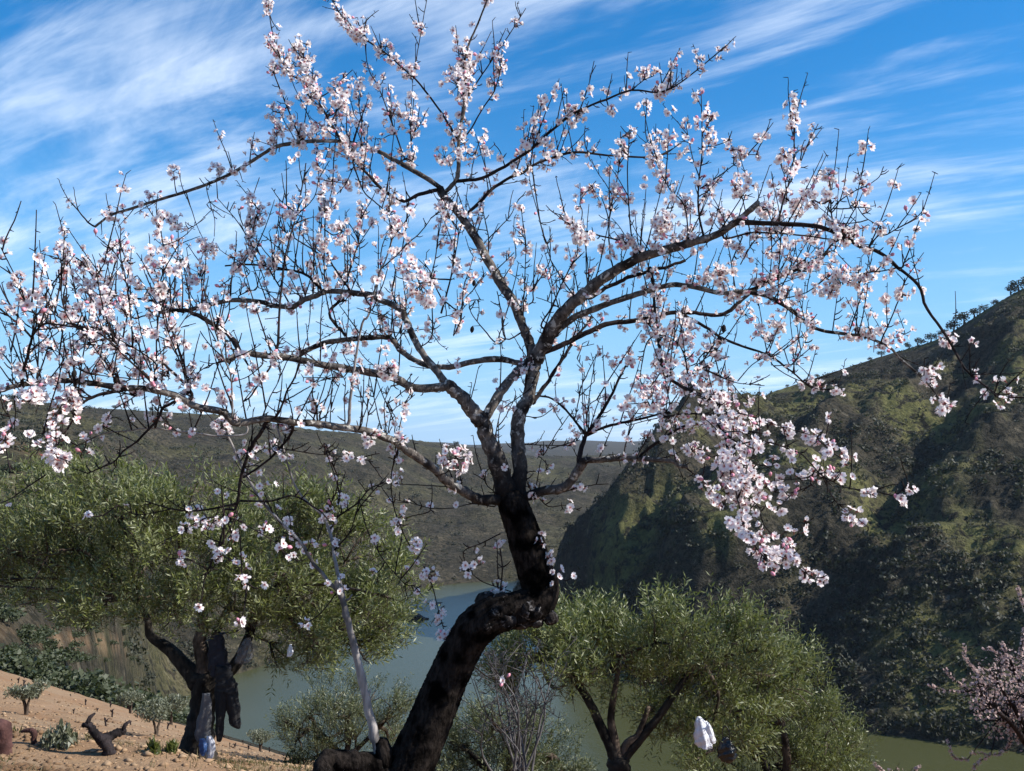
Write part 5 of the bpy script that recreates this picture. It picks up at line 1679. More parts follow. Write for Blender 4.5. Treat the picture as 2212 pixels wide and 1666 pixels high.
# ------------------------------------------------------------------ olive trees
def olive_crown(g, lobes, d0, spread, ntw, leaf=0.055, mat=None, droop=0.0, keep_out=None):
    """leafy twigs spread through lobes given as (x, y, radius) places seen in the photograph"""
    mb = MB()
    lobes = np.array(lobes, float)
    wgt = lobes[:, 2] ** 2
    pick = g.choice(len(lobes), ntw, p=wgt / wgt.sum())
    # depth of each lobe differs
    ld = d0 + g.uniform(-0.6, 0.6, len(lobes)) * spread
    centre = np.array([at(x, y, d) for (x, y, r), d in zip(lobes, ld)])
    R = lobes[:, 2] / F * d0
    d = rand_unit(g, ntw)
    rad = g.random(ntw) ** 0.42
    sq = np.array((1.0, 1.15, 0.95))
    nsub = 11
    sub = rand_unit(g, len(lobes) * nsub).reshape(len(lobes), nsub, 3) * (g.random((len(lobes), nsub, 1)) ** .5)
    sub = centre[:, None, :] + sub * R[:, None, None] * sq
    sr = g.uniform(.16, .34, (len(lobes), nsub)) * R[:, None] * 1.25
    sk = g.integers(0, nsub, ntw)
    P = sub[pick, sk] + d * (rad * sr[pick, sk])[:, None] * sq
    mid = centre.mean(0) - np.array((0, 0, 0.5 * R.mean()))
    outw = P - mid
    outw /= np.linalg.norm(outw, axis=1)[:, None] + 1e-9
    D = outw * 0.55 + np.array((0, 0, 0.75 - droop)) + rand_unit(g, ntw) * 0.75
    D /= np.linalg.norm(D, axis=1)[:, None]
    L = g.uniform(0.14, 0.34, ntw) * (leaf / 0.055)
    npair = 8
    Q, A, B = [], [], []
    for k in range(npair):
        t = (k + 0.5) / npair
        side = rand_unit(g, ntw)
        side = np.cross(D, side)
        side /= np.linalg.norm(side, axis=1)[:, None] + 1e-9
        for s in (-1, 1):
            ax = D * 0.75 + side * s * 0.75 + rand_unit(g, ntw) * 0.25
            ax /= np.linalg.norm(ax, axis=1)[:, None]
            ll = leaf * g.uniform(0.7, 1.2, (ntw, 1)) * 0.5
            base = P + D * (L * t)[:, None]
            wide = np.cross(ax, rand_unit(g, ntw))
            wide /= np.linalg.norm(wide, axis=1)[:, None] + 1e-9
            Q.append(base + ax * ll)
            A.append(ax * ll)
            B.append(wide * ll * 0.20)
    V, q = quads_at(np.concatenate(Q), np.concatenate(A), np.concatenate(B))
    mb.add(V, q)
    # the thin stems of these twigs
    n = ntw
    e1 = P + D * L[:, None]
    e0 = P - D * L[:, None] * 0.25
    w = np.cross(D, np.array((0.2, 1.0, 0.1)))
    w /= np.linalg.norm(w, axis=1)[:, None] + 1e-9
    tv = np.stack([e0 - w * 0.0022, e0 + w * 0.0022, e1], 1).reshape(-1, 3)
    mb.add(tv, None, np.arange(n * 3).reshape(-1, 3), 1)
    return mb, centre, R


def limb(mb, pts, d, wiggle=0.0, sides=9, seed=0, k=4, bumpy=0.1):
    ctl = np.array([(*at(x, y, d + (e[0] if e else 0)), 0.5 * w / F * d) for x, y, w, *e in pts])
    C = crom(ctl, k)
    mb.tube(C[:, :3], C[:, 3], sides, True, 0, bumpy, seed)
    return C


def build_olive(name, label, d0, base_px, trunk, limbs, lobes, ntw, spread, seed, leaf=0.055, mat=None, group='olive trees on the slope'):
    g = np.random.default_rng(seed)
    u, _ = uv_r(*base_px)
    gz = hz(u * d0, d0)
    base = np.array((u * d0, d0, gz))
    root = empty(name, base)
    tag(root, label, 'tree', group)
    mb = MB()
    foot = [(base_px[0], base_px[1])]
    ctl = [(*(base - np.array((0, 0, 0.25))), 0.5 * trunk[0][2] * 1.25 / F * d0)]
    ctl += [(*at(x, y, d0), 0.5 * w / F * d0) for x, y, w in trunk]
    C = crom(np.array(ctl), 5)
    mb.tube(C[:, :3], C[:, 3], 16, True, 0, 0.14, seed)
    link('trunk', mb.mesh('trunk', [M_OLIVE_BARK]), root, tuple(-base))
    for i, l in enumerate(limbs):
        mb = MB()
        limb(mb, l, d0, seed=seed + i)
        link('limb', mb.mesh('limb', [M_OLIVE_LIMB if i % 2 else M_OLIVE_BARK]), root, tuple(-base))
    cm, centre, R = olive_crown(g, lobes, d0, spread, ntw, leaf)
    # inner boughs reach into the lobes
    tips = [at(l[-1][0], l[-1][1], d0) for l in limbs]
    bm = MB()
    for c, r in zip(centre, R):
        t0 = min(tips, key=lambda t: np.linalg.norm(t - c))
        mid = t0 * 0.5 + c * 0.5 + g.normal(size=3) * 0.08
        bm.tube(crom(np.array([t0, mid, c]), 4), np.linspace(0.026, 0.008, 9) * d0 / 10, 6)
        for _ in range(5):
            e = c + rand_unit(g, 1)[0] * r * 0.8
            bm.tube([mid * .3 + c * .7, (c + e) / 2 + g.normal(size=3) * .04, e], np.array([0.010, 0.007, 0.003]) * d0 / 10, 4)
    o = link('boughs', bm.mesh('boughs', [M_OLIVE_LIMB]), root, tuple(-base))
    tag(o, kind='stuff')
    o = link('crown', cm.mesh('crown', [mat or M_OLIVE_LEAF, M_OLIVE_LIMB], False), root, tuple(-base))
    tag(o, kind='stuff')
    return root


build_olive('olive_tree', 'large spreading olive tree at left with black clothes hanging from its fork', 10.0, (425, 1642),
            [(425, 1640, 80), (430, 1590, 62), (437, 1540, 54), (440, 1490, 52), (438, 1455, 50)],
            [[(430, 1480, 40), (405, 1445, 34), (372, 1408, 27), (340, 1385, 22), (322, 1368, 17), (318, 1335, 14), (290, 1290, 10)],
             [(440, 1462, 40), (440, 1425, 34), (432, 1385, 30), (440, 1340, 24), (420, 1280, 16)],
             [(448, 1490, 34), (470, 1468, 30), (505, 1440, 26), (527, 1400, 22), (545, 1350, 19), (556, 1310, 16), (600, 1260, 11)],
             [(445, 1450, 30), (462, 1410, 24), (470, 1360, 18), (500, 1300, 12)]],
            [(110, 1125, 110), (250, 1110, 110), (390, 1130, 115), (540, 1130, 115), (680, 1140, 110), (780, 1200, 90), (70, 1200, 110),
             (190, 1210, 130), (330, 1220, 140), (470, 1230, 120), (610, 1240, 120), (740, 1290, 110), (90, 1290, 70), (240, 1300, 90),
             (380, 1310, 80), (500, 1310, 70), (620, 1340, 80), (720, 1370, 80), (810, 1340, 70), (790, 1400, 40), (20, 1250, 60), (-60, 1180, 110), (-90, 1260, 80), (740, 1350, 85), (820, 1385, 55), (680, 1410, 50), (600, 1395, 55), (840, 1290, 55)],
            4900, 1.4, 41, 0.068)
build_olive('olive_tree', 'olive tree right of the almond trunk with a white bag hanging in it', 9.6, (1335, 1900),
            [(1335, 1800, 66), (1336, 1720, 56), (1337, 1668, 50), (1336, 1640, 46)],
            [[(1334, 1650, 30), (1318, 1610, 24), (1298, 1570, 20), (1275, 1520, 18), (1245, 1475, 16), (1205, 1440, 14), (1165, 1425, 10)],
             [(1336, 1645, 26), (1325, 1590, 20), (1320, 1550, 16), (1330, 1480, 12), (1340, 1420, 8)],
             [(1340, 1650, 28), (1362, 1620, 22), (1392, 1585, 20), (1425, 1545, 17), (1470, 1480, 13), (1510, 1420, 9)],
             [(1342, 1640, 20), (1356, 1605, 18), (1378, 1588, 14), (1400, 1530, 10)]],
            [(1190, 1410, 85), (1240, 1370, 60), (1330, 1385, 80), (1430, 1385, 80), (1540, 1400, 80), (1120, 1410, 55), (1095, 1470, 50), (1250, 1450, 80), (1370, 1450, 95),
             (1490, 1460, 95), (1590, 1470, 85), (1130, 1440, 60), (1440, 1540, 70), (1540, 1560, 80), (1290, 1400, 70), (1620, 1410, 60), (1660, 1480, 70), (1600, 1560, 70), (1700, 1450, 45)],
            2700, 1.1, 43, 0.066)
build_olive('olive_tree', 'greyer olive crown at the lower right in front of the far river bank', 11.5, (1690, 1980),
            [(1690, 1860, 50), (1690, 1780, 44), (1692, 1720, 40)],
            [[(1690, 1725, 24), (1660, 1670, 18), (1630, 1600, 12)], [(1692, 1725, 24), (1700, 1640, 18), (1690, 1560, 12)],
             [(1694, 1730, 20), (1740, 1670, 15), (1780, 1620, 10)]],
            [(1640, 1500, 80), (1710, 1480, 70), (1770, 1540, 70), (1690, 1580, 85), (1770, 1610, 80), (1620, 1600, 75), (1820, 1630, 50),
             (1560, 1640, 70), (1690, 1660, 80), (1500, 1640, 50), (1800, 1690, 60)],
            1900, 1.0, 47, 0.058)
build_olive('olive_tree', 'low olive crown just right of the foot of the almond trunk', 12.5, (1090, 1960),
            [(1090, 1840, 44), (1090, 1760, 38), (1092, 1700, 34)],
            [[(1090, 1705, 20), (1050, 1660, 14), (1010, 1620, 9)], [(1092, 1705, 20), (1100, 1640, 14), (1110, 1590, 9)],
             [(1094, 1705, 18), (1150, 1660, 13), (1190, 1630, 9)]],
            [(990, 1610, 70), (1060, 1590, 60), (1120, 1610, 70), (1180, 1640, 60), (950, 1650, 60), (1040, 1660, 80), (1130, 1680, 80), (1220, 1690, 60), (1070, 1560, 35)],
            1200, 0.8, 53, 0.056, M_YOUNG_LEAF)
build_olive('olive_tree', 'small pale olive tree left of the leaning almond trunk, above the water', 14.0, (745, 1740),
            [(745, 1700, 28), (745, 1660, 24), (746, 1630, 20)],
            [[(745, 1640, 14), (710, 1600, 10), (680, 1570, 7)], [(746, 1640, 14), (755, 1590, 10), (750, 1550, 7)],
             [(748, 1640, 12), (790, 1600, 9), (820, 1570, 6)]],
            [(660, 1550, 55), (720, 1530, 60), (780, 1530, 60), (840, 1550, 50), (640, 1600, 45), (700, 1600, 65), (770, 1600, 70), (840, 1610, 55),
             (690, 1640, 40), (760, 1650, 45), (870, 1520, 30), (620, 1560, 25)],
            1150, 0.8, 59, 0.050, M_YOUNG_LEAF)


def bare_bush(name, label, d0, base_px, spread_px, top_px, n, seed, mat, blossom=None):
    """leafless twiggy shrub"""
    g = np.random.default_rng(seed)
    u, _ = uv_r(*base_px)
    base = np.array((u * d0, d0, hz(u * d0, d0)))
    root = empty(name, base)
    tag(root, label, 'shrub')
    mb = MB()
    tips = []
    for i in range(n):
        tx = base_px[0] + g.uniform(-1, 1) * spread_px
        ty = top_px + g.random() ** 1.5 * 120
        e = at(tx, ty, d0 + g.uniform(-.5, .5))
        mid = base * 0.45 + e * 0.55 + g.normal(size=3) * np.array((.12, .12, .05))
        C = crom(np.array([base + g.normal(size=3) * .08 * np.array((1, 1, 0)), mid, e]), 4)
        mb.tube(C, np.linspace(0.013, 0.003, len(C)), 5)
        for _ in range(9):
            k = int(g.integers(4, len(C)))
            p = C[k]
            q = p + (rand_unit(g, 1)[0] + np.array((0, 0, .5))) * g.uniform(.08, .25)
            r = q + rand_unit(g, 1)[0] * .08
            mb.tube([p, q, r], [.0045, .003, .002], 3)
            tips.append(q)
            for _k in range(3):
                mb.tube([q, q + rand_unit(g, 1)[0] * g.uniform(.04, .10)], [.003, .002], 3)
    o = link('branches', mb.mesh('branches', [mat]), root, tuple(-base))
    tag(o, kind='stuff')
    return root


M_GREYTWIG = bark('grey_twig', (0.055, 0.05, 0.05), (0.15, 0.14, 0.14), 40, 0.4, 0.5)
bare_bush('bare_shrub', 'leafless grey twiggy shrub behind the knee of the almond trunk', 8.0, (1130, 1700), 90, 1420, 15, 71, M_GREYTWIG)


# ------------------------------------------------------------------ pink almond trees down the slope
def pink_almond(label, d0, base_px, lobes, nfl, seed, twigs):
    g = np.random.default_rng(seed)
    u, _ = uv_r(*base_px)
    base = np.array((u * d0, d0, hz(u * d0, d0)))
    root = empty('pink_almond_tree', base)
    tag(root, label, 'tree', 'pink almond trees lower on the slope')
    lob = np.array(lobes, float)
    centre = np.array([at(x, y, d0 + g.uniform(-.6, .6)) for x, y, r in lob])
    R = lob[:, 2] / F * d0
    hub = np.array((base[0], d0, centre[:, 2].min() - 0.5))
    mb = MB()
    mb.tube(crom(np.array([base - np.array((0, 0, .2)), base * .5 + hub * .5 + np.array((.1, 0, 0)), hub]), 4), np.linspace(.13, .08, 9), 10, True, 0, .1, seed)
    link('trunk', mb.mesh('trunk', [M_TRUNK]), root, tuple(-base))
    tw = MB()
    spots, nrm = [], []
    for c, r in zip(centre, R):
        mid = hub * .5 + c * .5 + np.array((0, 0, .12))
        tw.tube(crom(np.array([hub, mid, c]), 4), np.linspace(.045, .016, 9), 6)
        for _ in range(16):
            e = c + rand_unit(g, 1)[0] * r * g.uniform(.6, 1.15) + np.array((0, 0, .1))
            C = crom(np.array([c * .8 + mid * .2, (c + e) / 2 + g.normal(size=3) * .05, e]), 4)
            tw.tube(C, np.linspace(.009, .003, len(C)), 4)
    for pts in twigs:
        P = crom(np.array([at(x, y, d0) for x, y in pts]), 5)
        j = int(np.argmin(np.linalg.norm(centre - P[0], axis=1)))
        tw.tube(np.concatenate([centre[j:j + 1], P]), np.linspace(.008, .003, len(P) + 1), 4)
        for p in P:
            for _ in range(4):
                n_ = rand_unit(g, 1)[0]
                spots.append(p + n_ * .02)
                nrm.append(n_)
    w = R ** 2
    pick = g.choice(len(lob), nfl, p=w / w.sum())
    dv = rand_unit(g, nfl)
    P = centre[pick] + dv * (g.random(nfl) ** .5 * R[pick])[:, None]
    spots += list(P)
    nrm += list(rand_unit(g, nfl) + np.array((.2, -.3, .3)))
    o = link('twigs', tw.mesh('twigs', [M_TWIG]), root, tuple(-base))
    tag(o, kind='stuff')
    # simple five-petalled flowers
    fb = MB()
    unit = []
    for i in range(5):
        a = 2 * PI * i / 5
        ca, sa = math.cos(a), math.sin(a)
        unit.append([(0, 0, 0), (.6 * ca - .42 * sa, .6 * sa + .42 * ca, .2), (1.0 * ca, 1.0 * sa, .25), (.6 * ca + .42 * sa, .6 * sa - .42 * ca, .2)])
    U = np.array(unit).reshape(-1, 3)
    uvq = np.tile(np.array([[(.5, 0), (1, .6), (.5, 1), (0, .6)]]), (5, 1, 1))
    N = len(spots)
    W = []
    for p, n_ in zip(spots, nrm):
        m = Vector(n_).to_track_quat('Z', 'Y').to_matrix()
        W.append(U @ (np.array(m).T * g.uniform(.015, .021)) + p)
    q = np.arange(N * 20).reshape(-1, 4)
    fb.add(np.concatenate(W), q, None, 0, np.tile(uvq, (N, 1, 1)))
    o = link('blossoms', fb.mesh('blossoms', [M_PETAL_PINK]), root, tuple(-base))
    tag(o, kind='stuff')


pink_almond('pink blossoming almond tree cut off by the right edge of the picture', 12.0, (2262, 1995),
            [(2110, 1490, 40), (2150, 1470, 50), (2190, 1440, 45), (2180, 1520, 65), (2230, 1500, 70), (2160, 1550, 50), (2230, 1570, 60), (2130, 1520, 35), (2270, 1450, 70), (2290, 1560, 80)],
            2300, 81,
            [[(2120, 1470), (2100, 1440), (2085, 1420), (2082, 1395)], [(2080, 1495), (2030, 1490), (2008, 1478)], [(2090, 1490), (2062, 1470), (2042, 1445)],
             [(2180, 1570), (2180, 1610), (2150, 1630), (2098, 1625)], [(2140, 1630), (2110, 1650), (2102, 1672)], [(2090, 1640), (2060, 1635), (2048, 1600)],
             [(2200, 1420), (2208, 1390), (2212, 1360)], [(2170, 1430), (2150, 1405), (2125, 1400)], [(2235, 1400), (2216, 1320), (2205, 1290), (2198, 1270)], [(2175, 1440), (2172, 1410), (2165, 1390)]])
pink_almond('tip of a pink blossoming almond tree at the bottom edge, right of the olives', 13.0, (1940, 2000),
            [(1930, 1705, 45), (1970, 1720, 45), (1890, 1715, 35), (1945, 1760, 60)], 900, 83,
            [[(1920, 1680), (1900, 1660), (1888, 1650)], [(1960, 1690), (1975, 1665), (1985, 1655)]])


# ------------------------------------------------------------------ things hung in the olive trees
def cloth_mat(name, col, rough=0.85, scale=40):
    m, t, b = material(name)
    tc = t.new('ShaderNodeTexCoord')
    n = t.noise(tc.outputs['Object'], scale, 5, 0.65)
    t.link(t.mix(n, tuple(.6 * v for v in col), tuple(1.3 * v for v in col)), b.inputs['Base Color'])
    b.inputs['Roughness'].default_value = rough
    t.link(t.bump(n, .5, .02), b.inputs['Normal'])
    return m


M_BLACK = cloth_mat('black_cloth', (0.007, 0.007, 0.009))
M_NAVY = cloth_mat('navy_cloth', (0.010, 0.011, 0.020))
M_WHITEBAG = cloth_mat('white_plastic', (0.66, 0.66, 0.70), 0.35, 30)
M_BLACKBAG = cloth_mat('black_plastic', (0.008, 0.008, 0.010), 0.25, 30)
M_GREYRAG = cloth_mat('grey_rag', (0.10, 0.10, 0.105), 0.7, 30)
M_BLUE = cloth_mat('blue_plastic', (0.03, 0.08, 0.22), 0.4, 30)


def clear_mat():
    m, t, b = material('clear_plastic')
    b.inputs['Base Color'].default_value = (0.10, 0.10, 0.115, 1)
    b.inputs['Roughness'].default_value = 0.15
    b.inputs['Alpha'].default_value = 0.4
    return m


M_CLEAR = clear_mat()


def fold_tube(pts, d0, flat=0.55, folds=5, amp=0.16, seed=0, sides=26, k=8):
    """hanging cloth: a flattened, creased tube along photo points (x, y, width)"""
    g = np.random.default_rng(seed)
    ctl = np.array([(*at(x, y, d0 + (e[0] if e else 0)), 0.5 * w / F * d0) for x, y, w, *e in pts])
    C = crom(ctl, k)
    n = len(C)
    a = np.arange(sides) * 2 * PI / sides
    V = []
    ph = g.random(3) * 6
    for i in range(n):
        s = i / (n - 1)
        r = C[i, 3] * (1 + amp * np.sin(folds * a + ph[0] + 2.2 * s) + amp * .6 * np.sin((folds + 4) * a + ph[1] - 5 * s) + .07 * (g.random(sides) - .5) + .08 * np.sin(s * 23 + ph[2] + 2 * a))
        V.append(np.stack([C[i, 0] + r * np.cos(a), C[i, 1] + flat * r * np.sin(a), np.full(sides, C[i, 2]) + .12 * r * np.sin(2 * a + 7 * s)], -1))
    V = np.concatenate(V)
    i = np.arange(n - 1)[:, None] * sides
    j = np.arange(sides)[None, :]
    q = np.stack([i + j, i + (j + 1) % sides, i + sides + (j + 1) % sides, i + sides + j], -1).reshape(-1, 4)
    mb = MB()
    mb.add(V, q)
    c0 = len(V)
    mb.add(np.array([V[:sides].mean(0)]), None, None)
    t = np.stack([np.full(sides, c0), (np.arange(sides) + 1) % sides, np.arange(sides)], -1)
    mb.t.append(t)
    mb.mt.append(np.zeros(sides, int))
    mb.ut.append(np.zeros((sides, 3, 2)))
    return mb


def hang(name, label, cat, mb, mats):
    V = mb.arrays()[0]
    o_ = np.array((V[:, 0].mean(), V[:, 1].mean(), V[:, 2].min()))
    o = link(name, mb.mesh(name, mats, True, o_), None, tuple(o_))
    tag(o, label, cat)
    return o


def thing_root(name, label, cat, loc):
    r = empty(name, loc)
    tag(r, label, cat)
    return r


def build_hung():
    d = 9.75
    # trousers thrown over the right-hand limb: waist above, two legs hanging at different lengths
    loc = at(490, 1590, d)
    tr = thing_root('black_trousers', 'black trousers hanging with two dangling legs from the left olive tree', 'trousers', loc)
    for nm, pts, s in (('waist', [(478, 1440, 26), (483, 1455, 36), (489, 1475, 42), (492, 1492, 44)], 1),
                       ('trouser_leg', [(481, 1478, 26), (479, 1505, 24), (477, 1535, 21), (475, 1562, 18), (474, 1592, 13), (473, 1602, 8)], 2),
                       ('trouser_leg', [(494, 1478, 28), (499, 1505, 27), (504, 1530, 25), (507, 1552, 23), (509, 1566, 20), (514, 1574, 8)], 3)):
        mb = fold_tube(pts, d, .6, 4, .15, s)
        link(nm, mb.mesh(nm, [M_BLACK]), tr, tuple(-loc))
    mb = fold_tube([(470, 1372, 22), (468, 1392, 30), (470, 1415, 38), (474, 1440, 42), (478, 1462, 40)], 9.8, .55, 5, .16, 5)
    jk = hang('black_jacket', 'black jacket bundled in the fork of the left olive tree above the trousers', 'jacket', mb, [M_NAVY])
    sl = fold_tube([(468, 1374, 14), (485, 1368, 16), (500, 1366, 16), (514, 1360, 12)], 9.8, .6, 4, .12, 6)
    o = link('sleeve', sl.mesh('sleeve', [M_NAVY], True, tuple(jk.location)), jk)
    # crumpled clear bag on the right-hand limb
    mb = fold_tube([(536, 1378, 8), (534, 1392, 20), (530, 1410, 30), (526, 1425, 32), (519, 1433, 18)], 9.7, .7, 5, .22, 7)
    hang('clear_plastic_bag', 'crumpled clear plastic bag hanging beside the right limb of the left olive', 'bag', mb, [M_CLEAR])
    mb = fold_tube([(628, 1392, 4), (627, 1400, 8), (627, 1410, 12), (624, 1418, 9)], 9.6, .7, 4, .22, 8)
    hang('white_plastic_bag', 'small white plastic scrap hanging low in the left olive crown', 'bag', mb, [M_WHITEBAG])
    # long rags down the right side of the trunk
    mb = fold_tube([(446, 1498, 16), (446, 1530, 20), (440, 1560, 26), (436, 1590, 28), (440, 1608, 18)], 9.62, .45, 5, .2, 9)
    rg = hang('grey_rag', 'pale grey rag hanging down the trunk of the left olive tree', 'rag', mb, [M_GREYRAG])
    mb = fold_tube([(437, 1596, 10), (439, 1608, 14), (439, 1622, 13), (437, 1632, 9)], 9.55, .6, 4, .16, 10)
    hang('blue_plastic_bag', 'blue plastic bag at the foot of the left olive tree', 'bag', mb, [M_BLUE])
    mb = fold_tube([(452, 1590, 10), (455, 1610, 16), (454, 1630, 15), (452, 1642, 10)], 9.58, .6, 4, .2, 11)
    hang('white_rag', 'white crumpled plastic hanging beside the blue bag at the olive foot', 'rag', mb, [M_WHITEBAG])
    # the right olive: bright white bag and a black one
    d = 9.1
    loc = at(1520, 1620, d)
    wb = thing_root('white_plastic_bag', 'bright white plastic bag hanging in the right olive tree', 'bag', loc)
    mb = fold_tube([(1509, 1548, 6), (1511, 1556, 17), (1514, 1572, 26), (1517, 1590, 31), (1520, 1604, 32), (1522, 1615, 28)], d, .75, 5, .18, 12)
    link('bag_body', mb.mesh('bag_body', [M_WHITEBAG]), wb, tuple(-loc))
    mb = fold_tube([(1524, 1558, 6), (1529, 1570, 14), (1534, 1588, 17), (1538, 1600, 14), (1541, 1606, 7)], d, .7, 3, .2, 13)
    link('bag_handle', mb.mesh('bag_handle', [M_WHITEBAG]), wb, tuple(-loc))
    loc = at(1570, 1640, d)
    bb = thing_root('black_plastic_bag', 'black plastic bag hanging right of the white bag in the olive tree', 'bag', loc)
    mb = fold_tube([(1568, 1592, 12), (1568, 1606, 26), (1570, 1622, 36), (1572, 1636, 34), (1570, 1646, 20)], d, .75, 4, .18, 14)
    link('bag_body', mb.mesh('bag_body', [M_BLACKBAG]), bb, tuple(-loc))
    mb = MB()
    mb.tube(crom(np.array([at(1562, 1598, d), at(1560, 1580, d), at(1566, 1568, d), at(1574, 1578, d), at(1576, 1600, d)]), 4), .006, 5)
    link('bag_handle', mb.mesh('bag_handle', [M_BLACKBAG]), bb, tuple(-loc))


build_hung()


# ------------------------------------------------------------------ on the tilled slope
def ground_hit(vx, vy, dmin=3.0, dmax=90.0):
    """where the line of sight through a place of the photograph meets the near slope"""
    u, r = uv_r(vx, vy)
    ds = np.geomspace(dmin, dmax, 700)
    z = near_z(u * ds, ds)
    below = np.nonzero(r * ds < z)[0]
    d = ds[below[0]] if len(below) else 35.0
    return np.array((u * d, d, hz(u * d, d)))


def young_olive(g, h):
    tr = MB()
    n = int(g.integers(2, 4))
    for i in range(n):
        a = g.random() * 6.28
        tr.tube(crom(np.array([(0, 0, -.08), (.03 * math.cos(a), .03 * math.sin(a), .22), (.12 * math.cos(a), .12 * math.sin(a), .5)]), 3), np.linspace(.045, .02, 7), 6)
    cr = MB()
    for k in range(7):
        c = rand_unit(g, 1)[0] * np.array((.30, .30, .13)) + np.array((0, 0, .68))
        N = 270
        P = c + rand_unit(g, N) * (g.random((N, 1)) ** .45) * np.array((.23, .23, .18))
        A = (rand_unit(g, N) + np.array((0, 0, .4))) * .042
        B = np.cross(A, rand_unit(g, N)) * .35
        cr.add(*quads_at(P, A, B))
    return tr.mesh('trunk', [M_OLIVE_LIMB]), cr.mesh('crown', [M_GREY_LEAF], False)


def build_slope():
    g = np.random.default_rng(91)
    kinds = [young_olive(g, 1) for _ in range(3)]
    for i, (x, y, px, lab) in enumerate([
            (57, 1545, 82, 'young grey green olive at far left on the tilled slope'),
            (338, 1590, 80, 'young grey green olive just left of the big olive trunk'),
            (283, 1500, 52, 'small pale young olive by the lower edge of the field'),
            (563, 1580, 52, 'small young olive at the edge of the field right of the hanging trousers'),
            (372, 1502, 66, 'young olive at the lower field edge against the river')]):
        p = ground_hit(x, y)
        h = px / F * p[1]
        root = empty('young_olive_tree', p)
        tm, cm = kinds[i % 3]
        link('trunk', tm, root)
        o = link('crown', cm, root)
        tag(o, kind='stuff')
        root.scale = (h * 1.15, h * 1.15, h)
        root.rotation_euler = (0, 0, g.random() * 6)
        tag(root, lab, 'tree', 'young olives on the tilled slope')
    # vine stocks in rows: short black stumps
    sm = []
    for k in range(4):
        mb = MB()
        a = g.random() * 6.28
        mb.tube(crom(np.array([(0, 0, -.05), (.02, 0, .12), (.05 * math.cos(a), .05 * math.sin(a), .26)]), 3), [.035, .032, .03, .03, .034, .03, .04], 6, True, 0, .2, k)
        mb.tube([(.0, 0, .16), (-.06, .03, .26)], [.022, .016], 5)
        mb.tube([(.0, 0, .2), (.05, -.05, .29)], [.02, .014], 5)
        sm.append(mb.mesh('vine_stock', [M_DEAD]))
    cnt = 0
    for row in range(30):
        for k in range(26):
            x = -34 + row * 1.55 + g.normal() * .12 + k * 0.55
            y = 13 + k * 2.0 + g.normal() * .15 + row * .35
            u = x / y
            if not (-0.53 < u < -0.12) or y > 62 or y < 13 or g.random() < .35:
                continue
            if -4.6 < x < -2.2 and y < 11:
                continue
            cnt += 1
            o = link('vine_stock', sm[cnt % 4], None, (x, y, hz(x, y)))
            s = g.uniform(.35, .75)
            o.scale = (s, s, s)
            o.rotation_euler = (0, 0, g.random() * 6)
            tag(o, 'short black vine stock on the tilled slope below the left olive', 'vine', 'vine stocks on the tilled slope')
    # green bushes along the lower edge of the field
    bm = [bush_mesh('bush', g, (1.0, 1.0, .8), 620, .085, M_BUSH, 8) for _ in range(4)]
    labs = ['dark green bush in the thicket below the tilled field']
    for i in range(120):
        x = g.uniform(-40, 370) if i < 104 else g.uniform(330, 470)
        edge = np.interp(x, [0, 150, 300, 430], [1455, 1475, 1520, 1530])
        u, _ = uv_r(x, edge)
        d = g.uniform(84, 128) if i < 60 else g.uniform(110, 260)
        p = np.array((u * d, d, hz(u * d, d)))
        o = link('bush', bm[i % 4], None, tuple(p))
        s = g.uniform(1.2, 2.6)
        o.scale = (s * 1.2, s * 1.2, s)
        o.rotation_euler = (0, 0, g.random() * 6)
        tag(o, labs[0], 'bush', 'bushes in the thicket below the field')
    for i in range(170):
        x = g.uniform(-40, 430)
        u, _ = uv_r(x, 1450)
        d = g.uniform(94, 180)
        o = link('bush', bm[i % 4], None, (u * d, d, hz(u * d, d) - .1))
        s = g.uniform(.5, 1.5)
        o.scale = (s * 1.3, s * 1.3, s)
        o.rotation_euler = (0, 0, g.random() * 6)
        tag(o, labs[0], 'bush', 'bushes in the thicket below the field')
    # pale boulders between the bushes
    for x, y, w, lab in ((205, 1425, 22, 'pale pinkish boulder among the bushes below the field'), (268, 1462, 20, 'pale round boulder at the field edge')):
        u, r = uv_r(x, y)
        d = 92.0
        rock('boulder', lab, np.array((u * d, d, hz(u * d, d) + .9)), w / F * d * .5, g, M_ROCK)


def rock(name, label, c, r, g, mat, flat=.7, cat='rock', group=None, rough=.14):
    nu, nv = 10, 7
    V = []
    ph = g.random(6) * 6
    for i in range(nv + 1):
        t = PI * i / nv
        for j in range(nu):
            a = 2 * PI * j / nu
            k = r * (1 + .18 * math.sin(2 * a + ph[0]) * math.sin(t) + .14 * math.sin(3 * a + ph[1] + 2 * t) + rough * (g.random() - .5))
            V.append((k * math.sin(t) * math.cos(a), k * math.sin(t) * math.sin(a), k * flat * math.cos(t)))
    q = [(i * nu + j, i * nu + (j + 1) % nu, (i + 1) * nu + (j + 1) % nu, (i + 1) * nu + j) for i in range(nv) for j in range(nu)]
    o = link(name, mesh_from(name, V, q, None, [mat], False), None, tuple(c))
    tag(o, label, cat, group)
    return o


M_ROCK = bark('pale_rock', (0.22, 0.18, 0.15), (0.42, 0.35, 0.30), 6, .6, 1.0)
M_REDROCK = bark('reddish_rock', (0.05, 0.022, 0.020), (0.14, 0.07, 0.06), 30, .8, 1.0)
M_DARKROCK = bark('dark_rock', (0.03, 0.028, 0.024), (0.10, 0.09, 0.075), .8, .8, 1.0)
build_slope()


